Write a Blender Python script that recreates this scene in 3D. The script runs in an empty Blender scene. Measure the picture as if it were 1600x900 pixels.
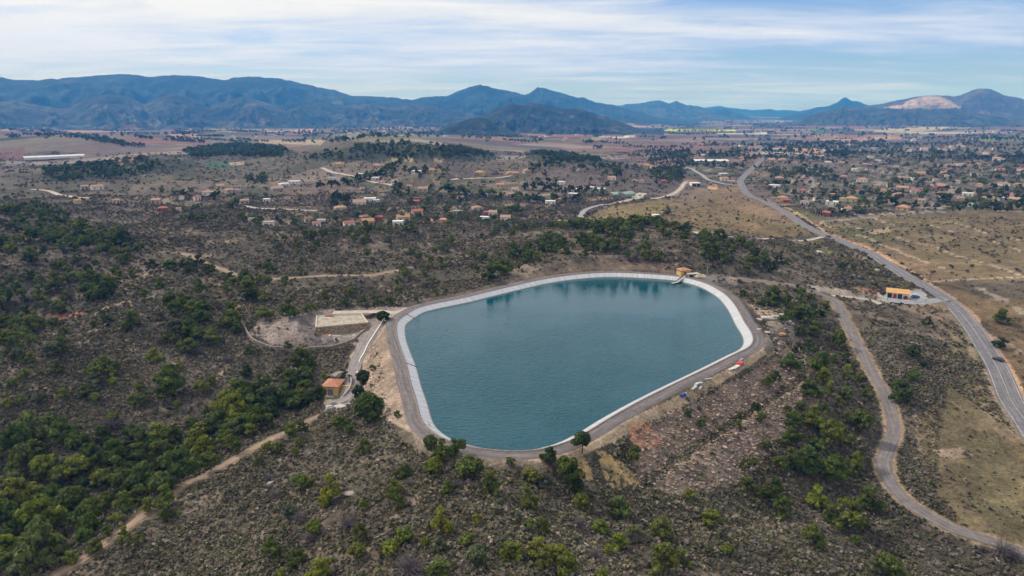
import bpy, bmesh, math, random
import numpy as np
from mathutils import Vector, Matrix
random.seed(7); RNG = np.random.default_rng(11)
S = bpy.context.scene
COL = S.collection
pi = math.pi
CAMZ = 85.0
PITCH = math.radians(14.8)
FPX = 1066.67          # focal length in pixels of the 1600 px wide picture
CT, ST = math.cos(PITCH), math.sin(PITCH)

# ------------------------------------------------------------------ scene, camera, light
cam_d = bpy.data.cameras.new('camera'); cam = bpy.data.objects.new('camera', cam_d); COL.objects.link(cam)
cam.location = (0, 0, CAMZ); cam.rotation_euler = (pi/2 - PITCH, 0, 0)
cam_d.sensor_width = 36; cam_d.lens = 24.0; cam_d.clip_start = 1; cam_d.clip_end = 60000
S.camera = cam
S.view_settings.view_transform = 'Standard'; S.view_settings.look = 'None'
S.view_settings.exposure = EXPOSURE = 0.15; S.view_settings.gamma = 1.0
S.view_settings.use_curve_mapping = False
S.cycles.use_denoising = True; S.cycles.denoising_prefilter = 'ACCURATE'
S.cycles.max_bounces = 5; S.cycles.diffuse_bounces = 2; S.cycles.glossy_bounces = 2
S.cycles.volume_bounces = 0; S.cycles.transmission_bounces = 2
S.cycles.caustics_reflective = False; S.cycles.caustics_refractive = False
S.render.resolution_x = 1024; S.render.resolution_y = 576

SUN_EL, SUN_AZ = math.radians(44), math.radians(-66)     # azimuth from +Y, negative = to the left
sd = Vector((math.sin(SUN_AZ)*math.cos(SUN_EL), math.cos(SUN_AZ)*math.cos(SUN_EL), math.sin(SUN_EL)))
ld = bpy.data.lights.new('sun', 'SUN'); ld.energy = 3.0; ld.angle = math.radians(6); ld.color = (1, .94, .86)
lo = bpy.data.objects.new('sun', ld); COL.objects.link(lo)
lo.rotation_euler = sd.to_track_quat('Z', 'Y').to_euler(); lo.location = (-200, 0, 400)

# ------------------------------------------------------------------ noise
def _hash(ix, iy, seed):
    h = (ix.astype(np.int64)*374761393 + iy.astype(np.int64)*668265263 + seed*974711) & 0x7fffffff
    h = ((h ^ (h >> 13))*1274126177) & 0x7fffffff
    return ((h ^ (h >> 16)) & 0xffff)/65535.0
def vnoise(x, y, seed=0):
    x = np.asarray(x, float); y = np.asarray(y, float)
    ix = np.floor(x); iy = np.floor(y); fx = x-ix; fy = y-iy
    fx = fx*fx*fx*(fx*(fx*6-15)+10); fy = fy*fy*fy*(fy*(fy*6-15)+10)
    a = _hash(ix, iy, seed); b = _hash(ix+1, iy, seed); c = _hash(ix, iy+1, seed); d = _hash(ix+1, iy+1, seed)
    return (a*(1-fx)+b*fx)*(1-fy)+(c*(1-fx)+d*fx)*fy
def fbm(x, y, sc, octv=4, seed=0, gain=.5):
    x = np.asarray(x, float)/sc; y = np.asarray(y, float)/sc
    s = 0; a = 1; t = 0
    for o in range(octv):
        s = s + a*(vnoise(x, y, seed+o*17)*2-1); t += a; a *= gain
        x, y = x*1.83+y*.8+3.1, y*1.83-x*.8+7.7
    return s/t
def sstep(a, b, x):
    t = np.clip((x-a)/(b-a), 0, 1); return t*t*(3-2*t)

# ------------------------------------------------------------------ picture <-> world helpers
def ray(u, v):
    a = (np.asarray(u, float)-800)/FPX; b = (np.asarray(v, float)-450)/FPX
    return a, CT - b*ST, -ST - b*CT
def on_plane(u, v, z):
    x, y, w = ray(u, v); t = (z-CAMZ)/w
    return x*t, y*t
def project(x, y, z):
    d = z-CAMZ
    zc = y*CT - d*ST; yc = y*ST + d*CT
    zc = np.where(zc < 1, 1, zc)
    return 800 + FPX*x/zc, 450 - FPX*yc/zc, zc
def smooth_closed(pts, step=1.0, it=2):
    p = np.array(pts, float); n = len(p); out = []
    for i in range(n):
        p0, p1, p2, p3 = p[i-1], p[i], p[(i+1) % n], p[(i+2) % n]
        m = max(2, int(np.hypot(*(p2-p1)[:2])/step))
        for k in range(m):
            t = k/m
            out.append(.5*((2*p1)+(-p0+p2)*t+(2*p0-5*p1+4*p2-p3)*t*t+(-p0+3*p1-3*p2+p3)*t**3))
    q = np.array(out)
    for _ in range(it*4):
        q = .25*np.roll(q, 1, 0)+.5*q+.25*np.roll(q, -1, 0)
    d = np.r_[0, np.cumsum(np.hypot(*np.diff(np.r_[q, q[:1]], axis=0).T))]
    s = np.linspace(0, d[-1], int(d[-1]/step)+1)[:-1]
    qq = np.r_[q, q[:1]]
    return np.c_[np.interp(s, d, qq[:, 0]), np.interp(s, d, qq[:, 1])]
def smooth_open(pts, step):
    p = np.array(pts, float)
    p = np.vstack([2*p[0]-p[1], p, 2*p[-1]-p[-2]]); out = []
    for i in range(1, len(p)-2):
        p0, p1, p2, p3 = p[i-1], p[i], p[i+1], p[i+2]
        m = max(2, int(np.linalg.norm(p2[:2]-p1[:2])/step))
        for k in range(m):
            t = k/m
            out.append(.5*((2*p1)+(-p0+p2)*t+(2*p0-5*p1+4*p2-p3)*t*t+(-p0+3*p1-3*p2+p3)*t**3))
    out.append(p[-2])
    return np.array(out)
def pip(poly, x, y):
    poly = np.asarray(poly, float); inside = np.zeros(np.shape(x), bool); n = len(poly)
    for i in range(n):
        x1, y1 = poly[i]; x2, y2 = poly[(i+1) % n]
        c = ((y1 > y) != (y2 > y))
        if y1 != y2:
            inside ^= c & (x < (x2-x1)*(y-y1)/(y2-y1)+x1)
    return inside
def seg_dist(line, x, y):
    """distance of points to an open polyline, and the interpolated z of the polyline there"""
    best = np.full(x.shape, 1e9); zz = np.zeros(x.shape)
    for i in range(len(line)-1):
        ax, ay = line[i][:2]; bx, by = line[i+1][:2]; az_ = line[i][2] if len(line[i]) > 2 else 0; bz_ = line[i+1][2] if len(line[i]) > 2 else 0
        dx, dy = bx-ax, by-ay; L = dx*dx+dy*dy+1e-9
        t = np.clip(((x-ax)*dx+(y-ay)*dy)/L, 0, 1)
        d = np.hypot(x-ax-t*dx, y-ay-t*dy); m = d < best
        best[m] = d[m]; zz[m] = (az_+(bz_-az_)*t)[m]
    return best, zz

# ------------------------------------------------------------------ reservoir outline (rim at z = 1.7)
RIMZ = 1.7
RIM_PX = [(620,507),(621,525),(627,545),(635,567),(642,597),(650,622),(657,650),(665,665),(677,675),(690,684),(712,692),(735,698),(770,703),(800,705),(825,704),(850,701),(887,690),(910,678),(925,670),(950,654),(1000,626),(1050,601),(1100,577),(1150,552),(1167,544),(1175,536),(1176,527),(1172,517),(1162,502),(1150,480),(1135,462),(1117,450),(1100,442),(1075,435),(1050,431),(1000,427.5),(950,426),(900,429),(850,436),(800,447),(762,456),(725,465),(675,475),(650,482),(637,490),(624,499)]
RIM = smooth_closed([on_plane(u, v, RIMZ) for u, v in RIM_PX], 1.0)
def ring_normals(c):
    t = np.roll(c, -1, 0)-np.roll(c, 1, 0); t /= np.hypot(t[:, 0], t[:, 1])[:, None]
    n = np.c_[t[:, 1], -t[:, 0]]
    a = .5*np.sum(c[:, 0]*np.roll(c[:, 1], -1)-np.roll(c[:, 0], -1)*c[:, 1])
    if a < 0: n = -n
    for _ in range(6):
        n = np.roll(n, 1, 0)+2*n+np.roll(n, -1, 0); n /= np.hypot(n[:, 0], n[:, 1])[:, None]
    return n           # outward
RIM_N = ring_normals(RIM)
def rim_sd(x, y, reach=70):
    out = np.full(x.shape, 999.0); global RIMI; RIMI = np.zeros(x.shape, int)
    lo_, hi_ = RIM.min(0)-reach, RIM.max(0)+reach
    m = (x > lo_[0]) & (x < hi_[0]) & (y > lo_[1]) & (y < hi_[1])
    idx = np.nonzero(m)[0]
    for ch in np.array_split(idx, max(1, len(idx)//20000)):
        px, py = x[ch], y[ch]
        d2 = (px[:, None]-RIM[None, :, 0])**2+(py[:, None]-RIM[None, :, 1])**2
        RIMI[ch] = d2.argmin(1); d = np.sqrt(d2.min(1)); ins = pip(RIM, px, py)
        out[ch] = np.where(ins, -d, d)
    return out

# ------------------------------------------------------------------ terrain control points (picture position, height)
CP = [(530,640,-9),(527,612,-9),(596,500,1.0),(570,555,-5),(535,505,-2.6),(480,500,-2),(570,480,0),(450,600,-13),(300,700,-19),(150,800,-22),(60,900,-23),(0,800,-20),(0,700,-18),
(480,655,-10),(400,699,-12),(330,741,-13.5),(200,822,-16),(110,890,-18),(600,690,-1),(560,760,.5),(700,720,1),(800,745,.5),(850,800,-1),(700,830,3),(700,900,3),(900,900,0),(500,850,-4),(400,850,-9),(300,850,-13),
(1000,762,-17),(950,775,-14),(1080,800,-14),(1200,850,-16),(1000,880,-4),(1100,880,-9),(1150,780,-19),(1240,700,-21),(1260,640,-19),(1290,560,-15),(1250,580,-17),(1230,500,1),(1200,475,1),
(1190,440,.5),(1150,430,1.5),(1250,450,-2),(1300,470,-6),(1330,520,-10),(1360,580,-14),(1395,640,-18),(1387,700,-20),(1381,740,-21),(1430,790,-22),(1500,830,-23),(1600,868,-24),(1300,850,-20),(1400,890,-24),
(1600,660,-21),(1560,580,-18),(1500,490,-13),(1440,445,-10.5),(1380,408,-10),(1290,370,-10),(1200,315,-11),(1155,285,-11),(1190,240,-14),
(1405,462,-10),(1370,460,-9),(1500,400,-11),(1600,450,-12),(1600,550,-16),(1450,560,-14),(1500,650,-20),(1500,760,-24),(1600,780,-24),(1420,520,-10),(1340,440,-5),(1280,420,-4),
(1000,405,7),(1000,362,13),(1080,378,11),(1150,400,8),(900,385,9),(870,368,9),(1210,412,3),(800,425,3.5),(760,400,4),(700,435,2.5),(1100,430,2.2),(1000,343,-6),(920,340,-6),(1100,330,-9),(1150,300,-10),(1100,292,-10),(1230,360,-10),(1060,352,-5),
(550,470,1),(450,490,-1),(450,430,3),(550,400,4),(650,380,2.5),(600,350,-1),(700,345,-3),(500,352,0),(650,450,2.5),(600,440,2),
(200,560,-6),(170,480,3),(100,520,-5),(40,505,-13),(110,490,-11),(250,440,2),(60,440,-3),(100,390,4),(0,390,4),(250,390,4),(330,410,3),(300,500,-3),(370,520,-7),(300,560,-9),(150,620,-10),(100,660,-13),(200,650,-14),(0,600,-9),(380,480,-2),
(300,335,0),(100,335,5),(400,322,-2),(560,322,-5),(700,302,-7),(850,303,-9),(0,330,6),(500,272,0),(300,285,3),(400,265,0),
(200,268,2),(215,248,17),(240,246,17),(120,262,9),(300,252,6),(180,238,-8),(100,240,-10),(560,228,28),(640,226,34),(700,234,22),(480,246,12),(760,247,4),(600,258,5),(500,226,-10),(600,212,-25),
(870,241,10),(840,240,12),(920,247,4),(880,256,-7),(960,255,-11),(800,255,-2),(0,246,-10),(0,224,2),(70,222,8),(140,226,5),(215,230,-4),(130,240,-9),(40,238,-8),(60,210,-22),(150,212,-24),(0,204,-22),(370,228,12),(320,232,2),(420,232,2),(370,247,-12),(380,212,-25),
(1000,250,-18),(1300,250,-15),(1600,230,-12),(1600,300,-11),(1000,212,-38),(1300,212,-40),(1000,196,-50),(1300,192,-45),(600,205,-32),(300,206,-28),(1600,200,-35),(1600,186,-50),(800,196,-45),(1150,186,-60),(1400,270,-12),(1150,262,-14)]
_x, _y = on_plane(*np.array(CP, float).T)
_z = np.array(CP, float)[:, 2]
RMAX = 13000.0
# far rim of the plain so that the interpolation stays flat at the horizon, and a ring behind the camera
for a in np.radians(np.arange(-60, 61, 12)):
    for r, z in ((9000, -62), (13000, -64)):
        _x = np.append(_x, r*math.sin(a)); _y = np.append(_y, r*math.cos(a)); _z = np.append(_z, z)
for a in np.radians(np.arange(70, 291, 25)):
    for r, z in ((100, -4), (1000, -10), (9000, -60)):
        _x = np.append(_x, r*math.sin(a)); _y = np.append(_y, r*math.cos(a)); _z = np.append(_z, z)
_x = np.append(_x, 0); _y = np.append(_y, 30.0); _z = np.append(_z, 2.0)
def _warp(x, y):
    r = np.hypot(x, y)+1e-6; k = np.arcsinh(r/90.0)/r*90.0
    return x*k/100, y*k/100
_wx, _wy = _warp(_x, _y)
def _tps(d2): return .5*d2*np.log(d2+1e-12)
_n = len(_wx)
_K = _tps((_wx[:, None]-_wx)**2+(_wy[:, None]-_wy)**2)+np.eye(_n)*.002
_P = np.c_[np.ones(_n), _wx, _wy]
_sol = np.linalg.solve(np.block([[_K, _P], [_P.T, np.zeros((3, 3))]]), np.r_[_z, 0, 0, 0])
def tps(x, y):
    wx, wy = _warp(x, y); out = np.empty(x.shape)
    for ch in np.array_split(np.arange(len(x)), max(1, len(x)//20000)):
        d2 = (wx[ch, None]-_wx)**2+(wy[ch, None]-_wy)**2
        out[ch] = _tps(d2) @ _sol[:_n]+_sol[_n]+_sol[_n+1]*wx[ch]+_sol[_n+2]*wy[ch]
    return out

# ------------------------------------------------------------------ the ground sheet: one polar mesh round the viewpoint's foot
AZ = np.r_[np.radians(np.arange(-180, -48.01, 6)), np.radians(np.linspace(-47.9, 47.9, 1000)), np.radians(np.arange(48.01, 180, 6))]
_phi = np.radians(np.linspace(62, .62, 800))
RR = np.r_[[3, 12, 25, 38], 84/np.tan(_phi), [9500, 11500, RMAX]]
RR = np.sort(RR); NA, NR = len(AZ), len(RR)
GA, GR = np.meshgrid(AZ, RR, indexing='ij')
GX = (GR*np.sin(GA)).ravel(); GY = (GR*np.cos(GA)).ravel()
DIST = GR.ravel()
SD = rim_sd(GX, GY)
Z = tps(GX, GY)
_amp = sstep(60, 130, DIST)*(1-.6*sstep(2500, 6000, DIST))
_flat = 1-sstep(900, 2500, DIST)*.7
gul = 1-np.abs(fbm(GX, GY, 75, 3, 5))*2
Z += _amp*_flat*(1+.55*(1-sstep(-60,-10,GX)))*(fbm(GX, GY, 55, 4, 1)*2.2+(gul-.6)*1.6+fbm(GX, GY, 9, 3, 2)*.45)*sstep(3, 45, SD+0)
Z += sstep(900, 1800, DIST)*fbm(GX, GY, 420, 3, 9)*5
# reservoir bank: road ring level, then cut or fill slopes, a berm on the valley side to the right
def bank(zn, sd, x, y):
    side = sstep(10, 60, x)*(1-sstep(250, 300, y))        # valley side
    d = sd-5.0
    fill = RIMZ-.1-np.maximum(d, 0)*.62
    f2 = np.interp(d, [0, 12.3, 13.6, 15.6, 16.6, 60], [RIMZ-.1, RIMZ-8.7, RIMZ-9.2, RIMZ-8.1, RIMZ-8.3, RIMZ-8.3-43.4*.56])
    fill = fill*(1-side)+f2*side
    cut = RIMZ-.1+np.maximum(d, 0)*.75
    z = np.clip(zn, fill, cut)
    near = sd < 5.0
    return np.where(near, RIMZ-.12, z)
_rough = fbm(GX, GY, 4, 2, 31)*.35*sstep(6.5, 10, SD)*(SD < 60)
_rill = np.minimum(0, vnoise(RIMI/2.6+GX*.05, GY*.02, 33)-.62)*1.0+np.minimum(0, vnoise(RIMI/6.5, SD*.03, 35)-.55)*1.3
_rough = _rough+_rill*sstep(6, 9, SD)*(1-sstep(38, 52, SD))*(SD < 60)*np.where(GY < 262, 1, .35)
Z = np.where(SD < 70, bank(Z, SD, GX, GY)+_rough, Z)
Z = np.where(SD < 3.4, np.where(SD < 1.0, -6.0, -6+(RIMZ+5.88)*(SD-1)/2.4), Z)
Z = Z.reshape(NA, NR)
def Hq(x, y):
    """height of the ground sheet (bilinear in its own mesh)"""
    x = np.asarray(x, float); y = np.asarray(y, float)
    a = np.arctan2(x, y); r = np.hypot(x, y)
    ia = np.clip(np.searchsorted(AZ, a)-1, 0, NA-2); ir = np.clip(np.searchsorted(RR, r)-1, 0, NR-2)
    ta = np.clip((a-AZ[ia])/(AZ[ia+1]-AZ[ia]), 0, 1); tr = np.clip((r-RR[ir])/(RR[ir+1]-RR[ir]), 0, 1)
    return (Z[ia, ir]*(1-tr)+Z[ia, ir+1]*tr)*(1-ta)+(Z[ia+1, ir]*(1-tr)+Z[ia+1, ir+1]*tr)*ta
_T = np.r_[np.linspace(70, 700, 500), np.geomspace(702, 16000, 500)]
def at(u, v):
    """the ground point seen at a picture position"""
    u = np.atleast_1d(np.asarray(u, float)); v = np.atleast_1d(np.asarray(v, float))
    rx, ry, rz = ray(u, v); t0 = _T[None, :]
    below = (CAMZ+rz[:, None]*t0) < Hq(rx[:, None]*t0, ry[:, None]*t0)
    k = np.where(below.any(1), below.argmax(1), len(_T)-1); k = np.maximum(k, 1)
    a, b = _T[k-1], _T[k]
    for _ in range(12):
        m = .5*(a+b); bl = (CAMZ+rz*m) < Hq(rx*m, ry*m)
        b = np.where(bl, m, b); a = np.where(bl, a, m)
    x, y = rx*b, ry*b
    return np.c_[x, y, Hq(x, y)]
def at1(u, v):
    return Vector(at(u, v)[0])
def depth_of(p):
    return p[1]*CT-(p[2]-CAMZ)*ST

# ------------------------------------------------------------------ roads (picture positions of their centre lines)
ROADS = {
 'main_road': (8.4, [(1640,716),(1600,655),(1580,625),(1558,575),(1536,537),(1510,500),(1486,475),(1471,462),(1440,444),(1417,432),(1380,410),(1345,390),(1312,376),(1290,368),(1262,355),(1237,339),(1215,325),(1197,317),(1170,305),(1160,292),(1157,282),(1167,271),(1185,255),(1191,247),(1185,237),(1192,230)]),
 'valley_road': (4.3, [(1640,884),(1600,866),(1550,847),(1500,830),(1450,805),(1412,780),(1390,752),(1381,725),(1387,702),(1396,675),(1396,662),(1390,637),(1380,612),(1365,585),(1350,555),(1330,517),(1317,492),(1305,472),(1282,459),(1252,450),(1225,444),(1190,440),(1150,436)]),
 'service_road': (4.6, [(606,494),(597,499),(589,508),(580,524),(567,547),(557,565),(552,582),(551,597),(545,612),(534,625),(518,633)]),
 'pump_house_lane': (3.2, [(553,578),(540,580),(528,584),(520,590)]),
 'wood_track': (2.1, [(505,646),(480,657),(440,678),(400,699),(325,741),(287,761),(255,784),(210,815),(140,867),(92,897),(60,920)]),
 'field_lane': (4.0, [(1085,362),(1100,367),(1130,370),(1200,373),(1286,370)]),
 'village_lane': (6.0, [(1158,290),(1135,288),(1110,282),(1092,271),(1080,264),(1070,262)]),
 'pale_lane': (5.0, [(1072,284),(1062,296),(1045,306),(1025,310),(1002,310),(985,312),(960,318)]),
 'grey_lane': (5.0, [(907,342),(909,335),(917,327),(937,321),(957,319)]),
 'hill_track': (3.0, [(277,394),(300,400),(340,417),(383,433),(400,436),(450,435),(537,430),(575,431),(607,426),(640,418)]),
 'slope_lane': (5.0, [(48,295),(80,300),(110,306),(140,311)]),
 'hamlet_lane': (6.0, [(502,261),(520,270),(555,276),(585,285),(615,291)]),
 'terrace_lane': (5.0, [(380,322),(400,325),(437,327),(475,329),(502,330)]),
 'garden_lane': (5.0, [(705,281),(750,278),(800,274)]),
 'yard_track': (3.0, [(1380,478),(1360,470),(1330,464),(1300,461)]),
 'yard_drive': (5.0, [(1476,466),(1460,471),(1440,474),(1410,472),(1390,468)]),
 'tank_track': (4.5, [(640,483),(617,488),(590,486),(560,487),(520,488)]),
}
ROADW = {}
for nm, (w, px) in ROADS.items():
    p = at([q[0] for q in px], [q[1] for q in px])
    far = np.hypot(p[:, 0], p[:, 1]).mean()
    c = smooth_open(p, max(1.5, far/150))
    zc = Hq(c[:, 0], c[:, 1])
    k = 4
    for _ in range(8):
        zz = np.r_[[zc[0]]*1, zc, [zc[-1]]*1]; zc = (zz[:-2]+2*zz[1:-1]+zz[2:])/4
    c[:, 2] = zc
    ROADW[nm] = (w, c)
Zf = Z.ravel().copy()
ROADD = np.full(Zf.shape, 999.0)
for nm, (w, c) in ROADW.items():
    pad = 14
    lo_, hi_ = c[:, :2].min(0)-pad, c[:, :2].max(0)+pad
    idx = np.nonzero((GX > lo_[0]) & (GX < hi_[0]) & (GY > lo_[1]) & (GY < hi_[1]))[0]
    d, zz = seg_dist(c, GX[idx], GY[idx])
    ROADD[idx] = np.minimum(ROADD[idx], d-w/2)
    wgt = 1-sstep(w/2+.8, w/2+4.5, d)
    wgt *= sstep(4.0, 6.0, SD[idx]) if nm != 'none' else 1
    Zf[idx] = Zf[idx]*(1-wgt)+zz*wgt
# level yards: (picture polygon, height)
YARDS = [([(486,522),(492,492),(566,488),(585,508),(578,516),(530,524)], -3.0), ([(500,640),(505,600),(548,588),(556,612),(540,634),(516,642)], -9.4),
         ([(1372,468),(1388,455),(1440,452),(1452,468),(1436,478),(1390,476)], -10.2)]
for poly, z in YARDS:
    wp = np.array([on_plane(u, v, z) for u, v in poly])
    lo_, hi_ = wp.min(0)-8, wp.max(0)+8
    idx = np.nonzero((GX > lo_[0]) & (GX < hi_[0]) & (GY > lo_[1]) & (GY < hi_[1]) & (SD > 8))[0]
    ins = pip(wp, GX[idx], GY[idx]); d, _q = seg_dist(np.vstack([wp, wp[:1]]), GX[idx], GY[idx])
    wgt = np.where(ins, 1, 1-sstep(0, 6, d))
    if z == -9.4: wgt *= np.where(ROADD[idx] < 1, .0, 1)
    Zf[idx] = Zf[idx]*(1-wgt)+z*wgt
Z = Zf.reshape(NA, NR)
GZ = Z.ravel()
GU, GV, GD = project(GX, GY, GZ)
# ------------------------------------------------------------------ materials
def new_mat(name):
    m = bpy.data.materials.new(name); m.use_nodes = True
    nt = m.node_tree; b = nt.nodes['Principled BSDF']; b.inputs['Roughness'].default_value = .85
    b.inputs['Specular IOR Level'].default_value = .25
    return m, nt, b
def lk(nt, a, b): nt.links.new(a, b)
def noise_node(nt, scale, detail=4, vec=None, rough=.55):
    n = nt.nodes.new('ShaderNodeTexNoise'); n.inputs['Scale'].default_value = scale; n.inputs['Detail'].default_value = detail
    n.inputs['Roughness'].default_value = rough
    if vec is not None: lk(nt, vec, n.inputs['Vector'])
    return n
def geo_pos(nt):
    return nt.nodes.new('ShaderNodeNewGeometry').outputs['Position']
def mult(nt, col, fac_out, lo_, hi_):
    """colour times a noise remapped to lo..hi"""
    mr = nt.nodes.new('ShaderNodeMapRange'); mr.inputs[1].default_value = .3; mr.inputs[2].default_value = .7
    mr.inputs[3].default_value = lo_; mr.inputs[4].default_value = hi_; lk(nt, fac_out, mr.inputs[0])
    vm = nt.nodes.new('ShaderNodeVectorMath'); vm.operation = 'SCALE'
    lk(nt, col, vm.inputs[0]); lk(nt, mr.outputs[0], vm.inputs['Scale'])
    return vm.outputs[0]
def mat(name, rgb, rough=.85, sc=3.0, amt=.25, bump=0.0, sc2=None, spec=.25, metal=0):
    m, nt, b = new_mat(name)
    tc = nt.nodes.new('ShaderNodeTexCoord').outputs['Object']
    c = nt.nodes.new('ShaderNodeRGB'); c.outputs[0].default_value = (*rgb, 1)
    n = noise_node(nt, sc, 5, tc)
    o = mult(nt, c.outputs[0], n.outputs['Fac'], 1-amt, 1+amt)
    if sc2:
        n2 = noise_node(nt, sc2, 3, tc); o = mult(nt, o, n2.outputs['Fac'], 1-amt, 1+amt)
    lk(nt, o, b.inputs['Base Color']); b.inputs['Roughness'].default_value = rough
    b.inputs['Specular IOR Level'].default_value = spec; b.inputs['Metallic'].default_value = metal
    if bump:
        bp = nt.nodes.new('ShaderNodeBump'); bp.inputs['Strength'].default_value = bump; bp.inputs['Distance'].default_value = .1
        lk(nt, n.outputs['Fac'], bp.inputs['Height']); lk(nt, bp.outputs[0], b.inputs['Normal'])
    return m
def mat_attr(name, attr='col', rough=.9, fine=(), bump=0, bump_sc=1.0, transl=0, objcol=False):
    """colour from a mesh attribute (or the object colour) varied by noises; fine = ((scale, lo, hi), ...)"""
    m, nt, b = new_mat(name); b.inputs['Roughness'].default_value = rough; b.inputs['Specular IOR Level'].default_value = .1
    if objcol: col = nt.nodes.new('ShaderNodeObjectInfo').outputs['Color']
    else:
        a = nt.nodes.new('ShaderNodeAttribute'); a.attribute_name = attr; col = a.outputs['Color']
    pos = geo_pos(nt)
    if objcol:
        a = nt.nodes.new('ShaderNodeAttribute'); a.attribute_name = 'tint'
        vm = nt.nodes.new('ShaderNodeVectorMath'); vm.operation = 'MULTIPLY'; lk(nt, col, vm.inputs[0]); lk(nt, a.outputs['Color'], vm.inputs[1]); col = vm.outputs[0]
    for sc, lo_, hi_ in fine:
        col = mult(nt, col, noise_node(nt, sc, 4, pos, .65).outputs['Fac'], lo_, hi_)
    lk(nt, col, b.inputs['Base Color'])
    if bump:
        n = noise_node(nt, bump_sc, 6, pos, .65); bp = nt.nodes.new('ShaderNodeBump'); bp.inputs['Strength'].default_value = bump
        bp.inputs['Distance'].default_value = 1.0; lk(nt, n.outputs['Fac'], bp.inputs['Height']); lk(nt, bp.outputs[0], b.inputs['Normal'])
    if transl:
        tr = nt.nodes.new('ShaderNodeBsdfTranslucent'); lk(nt, col, tr.inputs['Color'])
        mx = nt.nodes.new('ShaderNodeMixShader'); mx.inputs[0].default_value = transl
        lk(nt, b.outputs[0], mx.inputs[1]); lk(nt, tr.outputs[0], mx.inputs[2])
        lk(nt, mx.outputs[0], nt.nodes['Material Output'].inputs['Surface'])
    return m

# ------------------------------------------------------------------ mesh helpers
def np_mesh(name, verts, faces, col=None, attr='col', smooth=False):
    """faces: (n,k) int array, all with k corners"""
    me = bpy.data.meshes.new(name); v = np.asarray(verts, np.float32); f = np.asarray(faces, np.int32)
    k = f.shape[1]
    me.vertices.add(len(v)); me.vertices.foreach_set('co', v.ravel())
    me.loops.add(f.size); me.loops.foreach_set('vertex_index', f.ravel())
    me.polygons.add(len(f)); me.polygons.foreach_set('loop_start', np.arange(len(f), dtype=np.int32)*k)
    me.polygons.foreach_set('loop_total', np.full(len(f), k, np.int32))
    if smooth: me.polygons.foreach_set('use_smooth', np.ones(len(f), bool))
    if col is not None:
        c = np.ones((len(v), 4), np.float32); c[:, :3] = col
        a = me.attributes.new(attr, 'FLOAT_COLOR', 'POINT'); a.data.foreach_set('color', c.ravel())
    me.update(calc_edges=True); me.validate(clean_customdata=False)
    return me
def obj(name, me, m=None, parent=None, loc=None):
    o = bpy.data.objects.new(name, me); COL.objects.link(o)
    if m is not None and me is not None and not me.materials: me.materials.append(m)
    if parent is not None: o.parent = parent
    if loc is not None: o.location = loc
    return o
def tag(o, label=None, cat=None, group=None, kind=None):
    for k, v in (('label', label), ('category', cat), ('group', group), ('kind', kind)):
        if v: o[k] = v
    return o
def struct(o): o['kind'] = 'structure'; return o
def thing(name, loc, rz=0, label=None, cat=None, group=None):
    o = bpy.data.objects.new(name, None); COL.objects.link(o); o.location = loc; o.rotation_euler = (0, 0, rz)
    o.empty_display_size = .2
    return tag(o, label, cat, group)

# ------------------------------------------------------------------ ground colours: soil, rock, grass, crops (albedo, fixed to the land)
N = len(GX)
def P(poly, wob=3.0, seed=0, wsc=None):
    """soft-edged mask of a patch of land outlined on the picture; its border is roughened with a world-space noise"""
    poly = np.array(poly, float)
    lo_, hi_ = poly.min(0)-12, poly.max(0)+12
    idx = np.nonzero((GU > lo_[0]) & (GU < hi_[0]) & (GV > lo_[1]) & (GV < hi_[1]) & (GY > 20))[0]
    sc = wsc or np.clip(DIST[idx]/25, 3, 60)
    du = fbm(GX[idx]/sc, GY[idx]/sc, 1.0, 3, 50+seed)*wob; dv = fbm(GX[idx]/sc, GY[idx]/sc, 1.0, 3, 90+seed)*wob*.6
    return idx[pip(poly, GU[idx]+du, GV[idx]+dv)]
C = np.empty((N, 3))
n1 = fbm(GX, GY, 38, 5, 21); n2 = fbm(GX, GY, 7, 4, 22); n3 = fbm(GX, GY, 140, 3, 23)
soil = np.array([.104, .085, .061]); dark = np.array([.050, .044, .035]); pale = np.array([.205, .160, .122])
C[:] = soil
w = sstep(-.25, .35, n1+.5*n2)[:, None]; C = C*(1-w*.62)+dark*w*.62
w = sstep(.12, .5, -n1*.6+n2*.9)[:, None]; C = C*(1-w*.7)+pale*w*.7
# mid distance: brown-violet abandoned terraces
w = sstep(350, 700, DIST)[:, None]; mid = np.array([.105, .080, .066])*(1+.6*n3[:, None]+.5*n2[:, None])
C = C*(1-w*.7)+mid*w*.7
FIELD = np.zeros(N)
FIELD[:] = np.maximum(sstep(1050, 1500, DIST), .5*sstep(520, 720, DIST))
GRASS = np.zeros(N, bool)
def paint(poly, rgb, a=1.0, wob=3.0, vary=.2, seed=0):
    idx = P(poly, wob, seed); k = (1+vary*(n2[idx]+.7*n1[idx]))[:, None]
    C[idx] = C[idx]*(1-a)+np.array(rgb)*k*a; FIELD[idx] *= (1-a)
    if rgb in (G1, G2, GR_): GRASS[idx] = True
    return idx
def stroke(px, wid, rgb, a=1.0, rag=.5, lift=None):
    p = at([q[0] for q in px], [q[1] for q in px])
    pad = wid+4; lo_, hi_ = p[:, :2].min(0)-pad, p[:, :2].max(0)+pad
    idx = np.nonzero((GX > lo_[0]) & (GX < hi_[0]) & (GY > lo_[1]) & (GY < hi_[1]))[0]
    if not len(idx): return
    d, _z2 = seg_dist(p, GX[idx], GY[idx])
    d = d + fbm(GX[idx], GY[idx], max(3, wid*2), 3, 77)*wid*rag
    m = (1-sstep(wid*.35, wid*.62, d))*a
    C[idx] = C[idx]*(1-m[:, None])+np.array(rgb)*m[:, None]
G1 = (.155, .112, .054); G2 = (.142, .106, .056); GR_ = (.092, .094, .038); TAN = (.30, .205, .13); RED = (.185, .098, .066)
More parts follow.
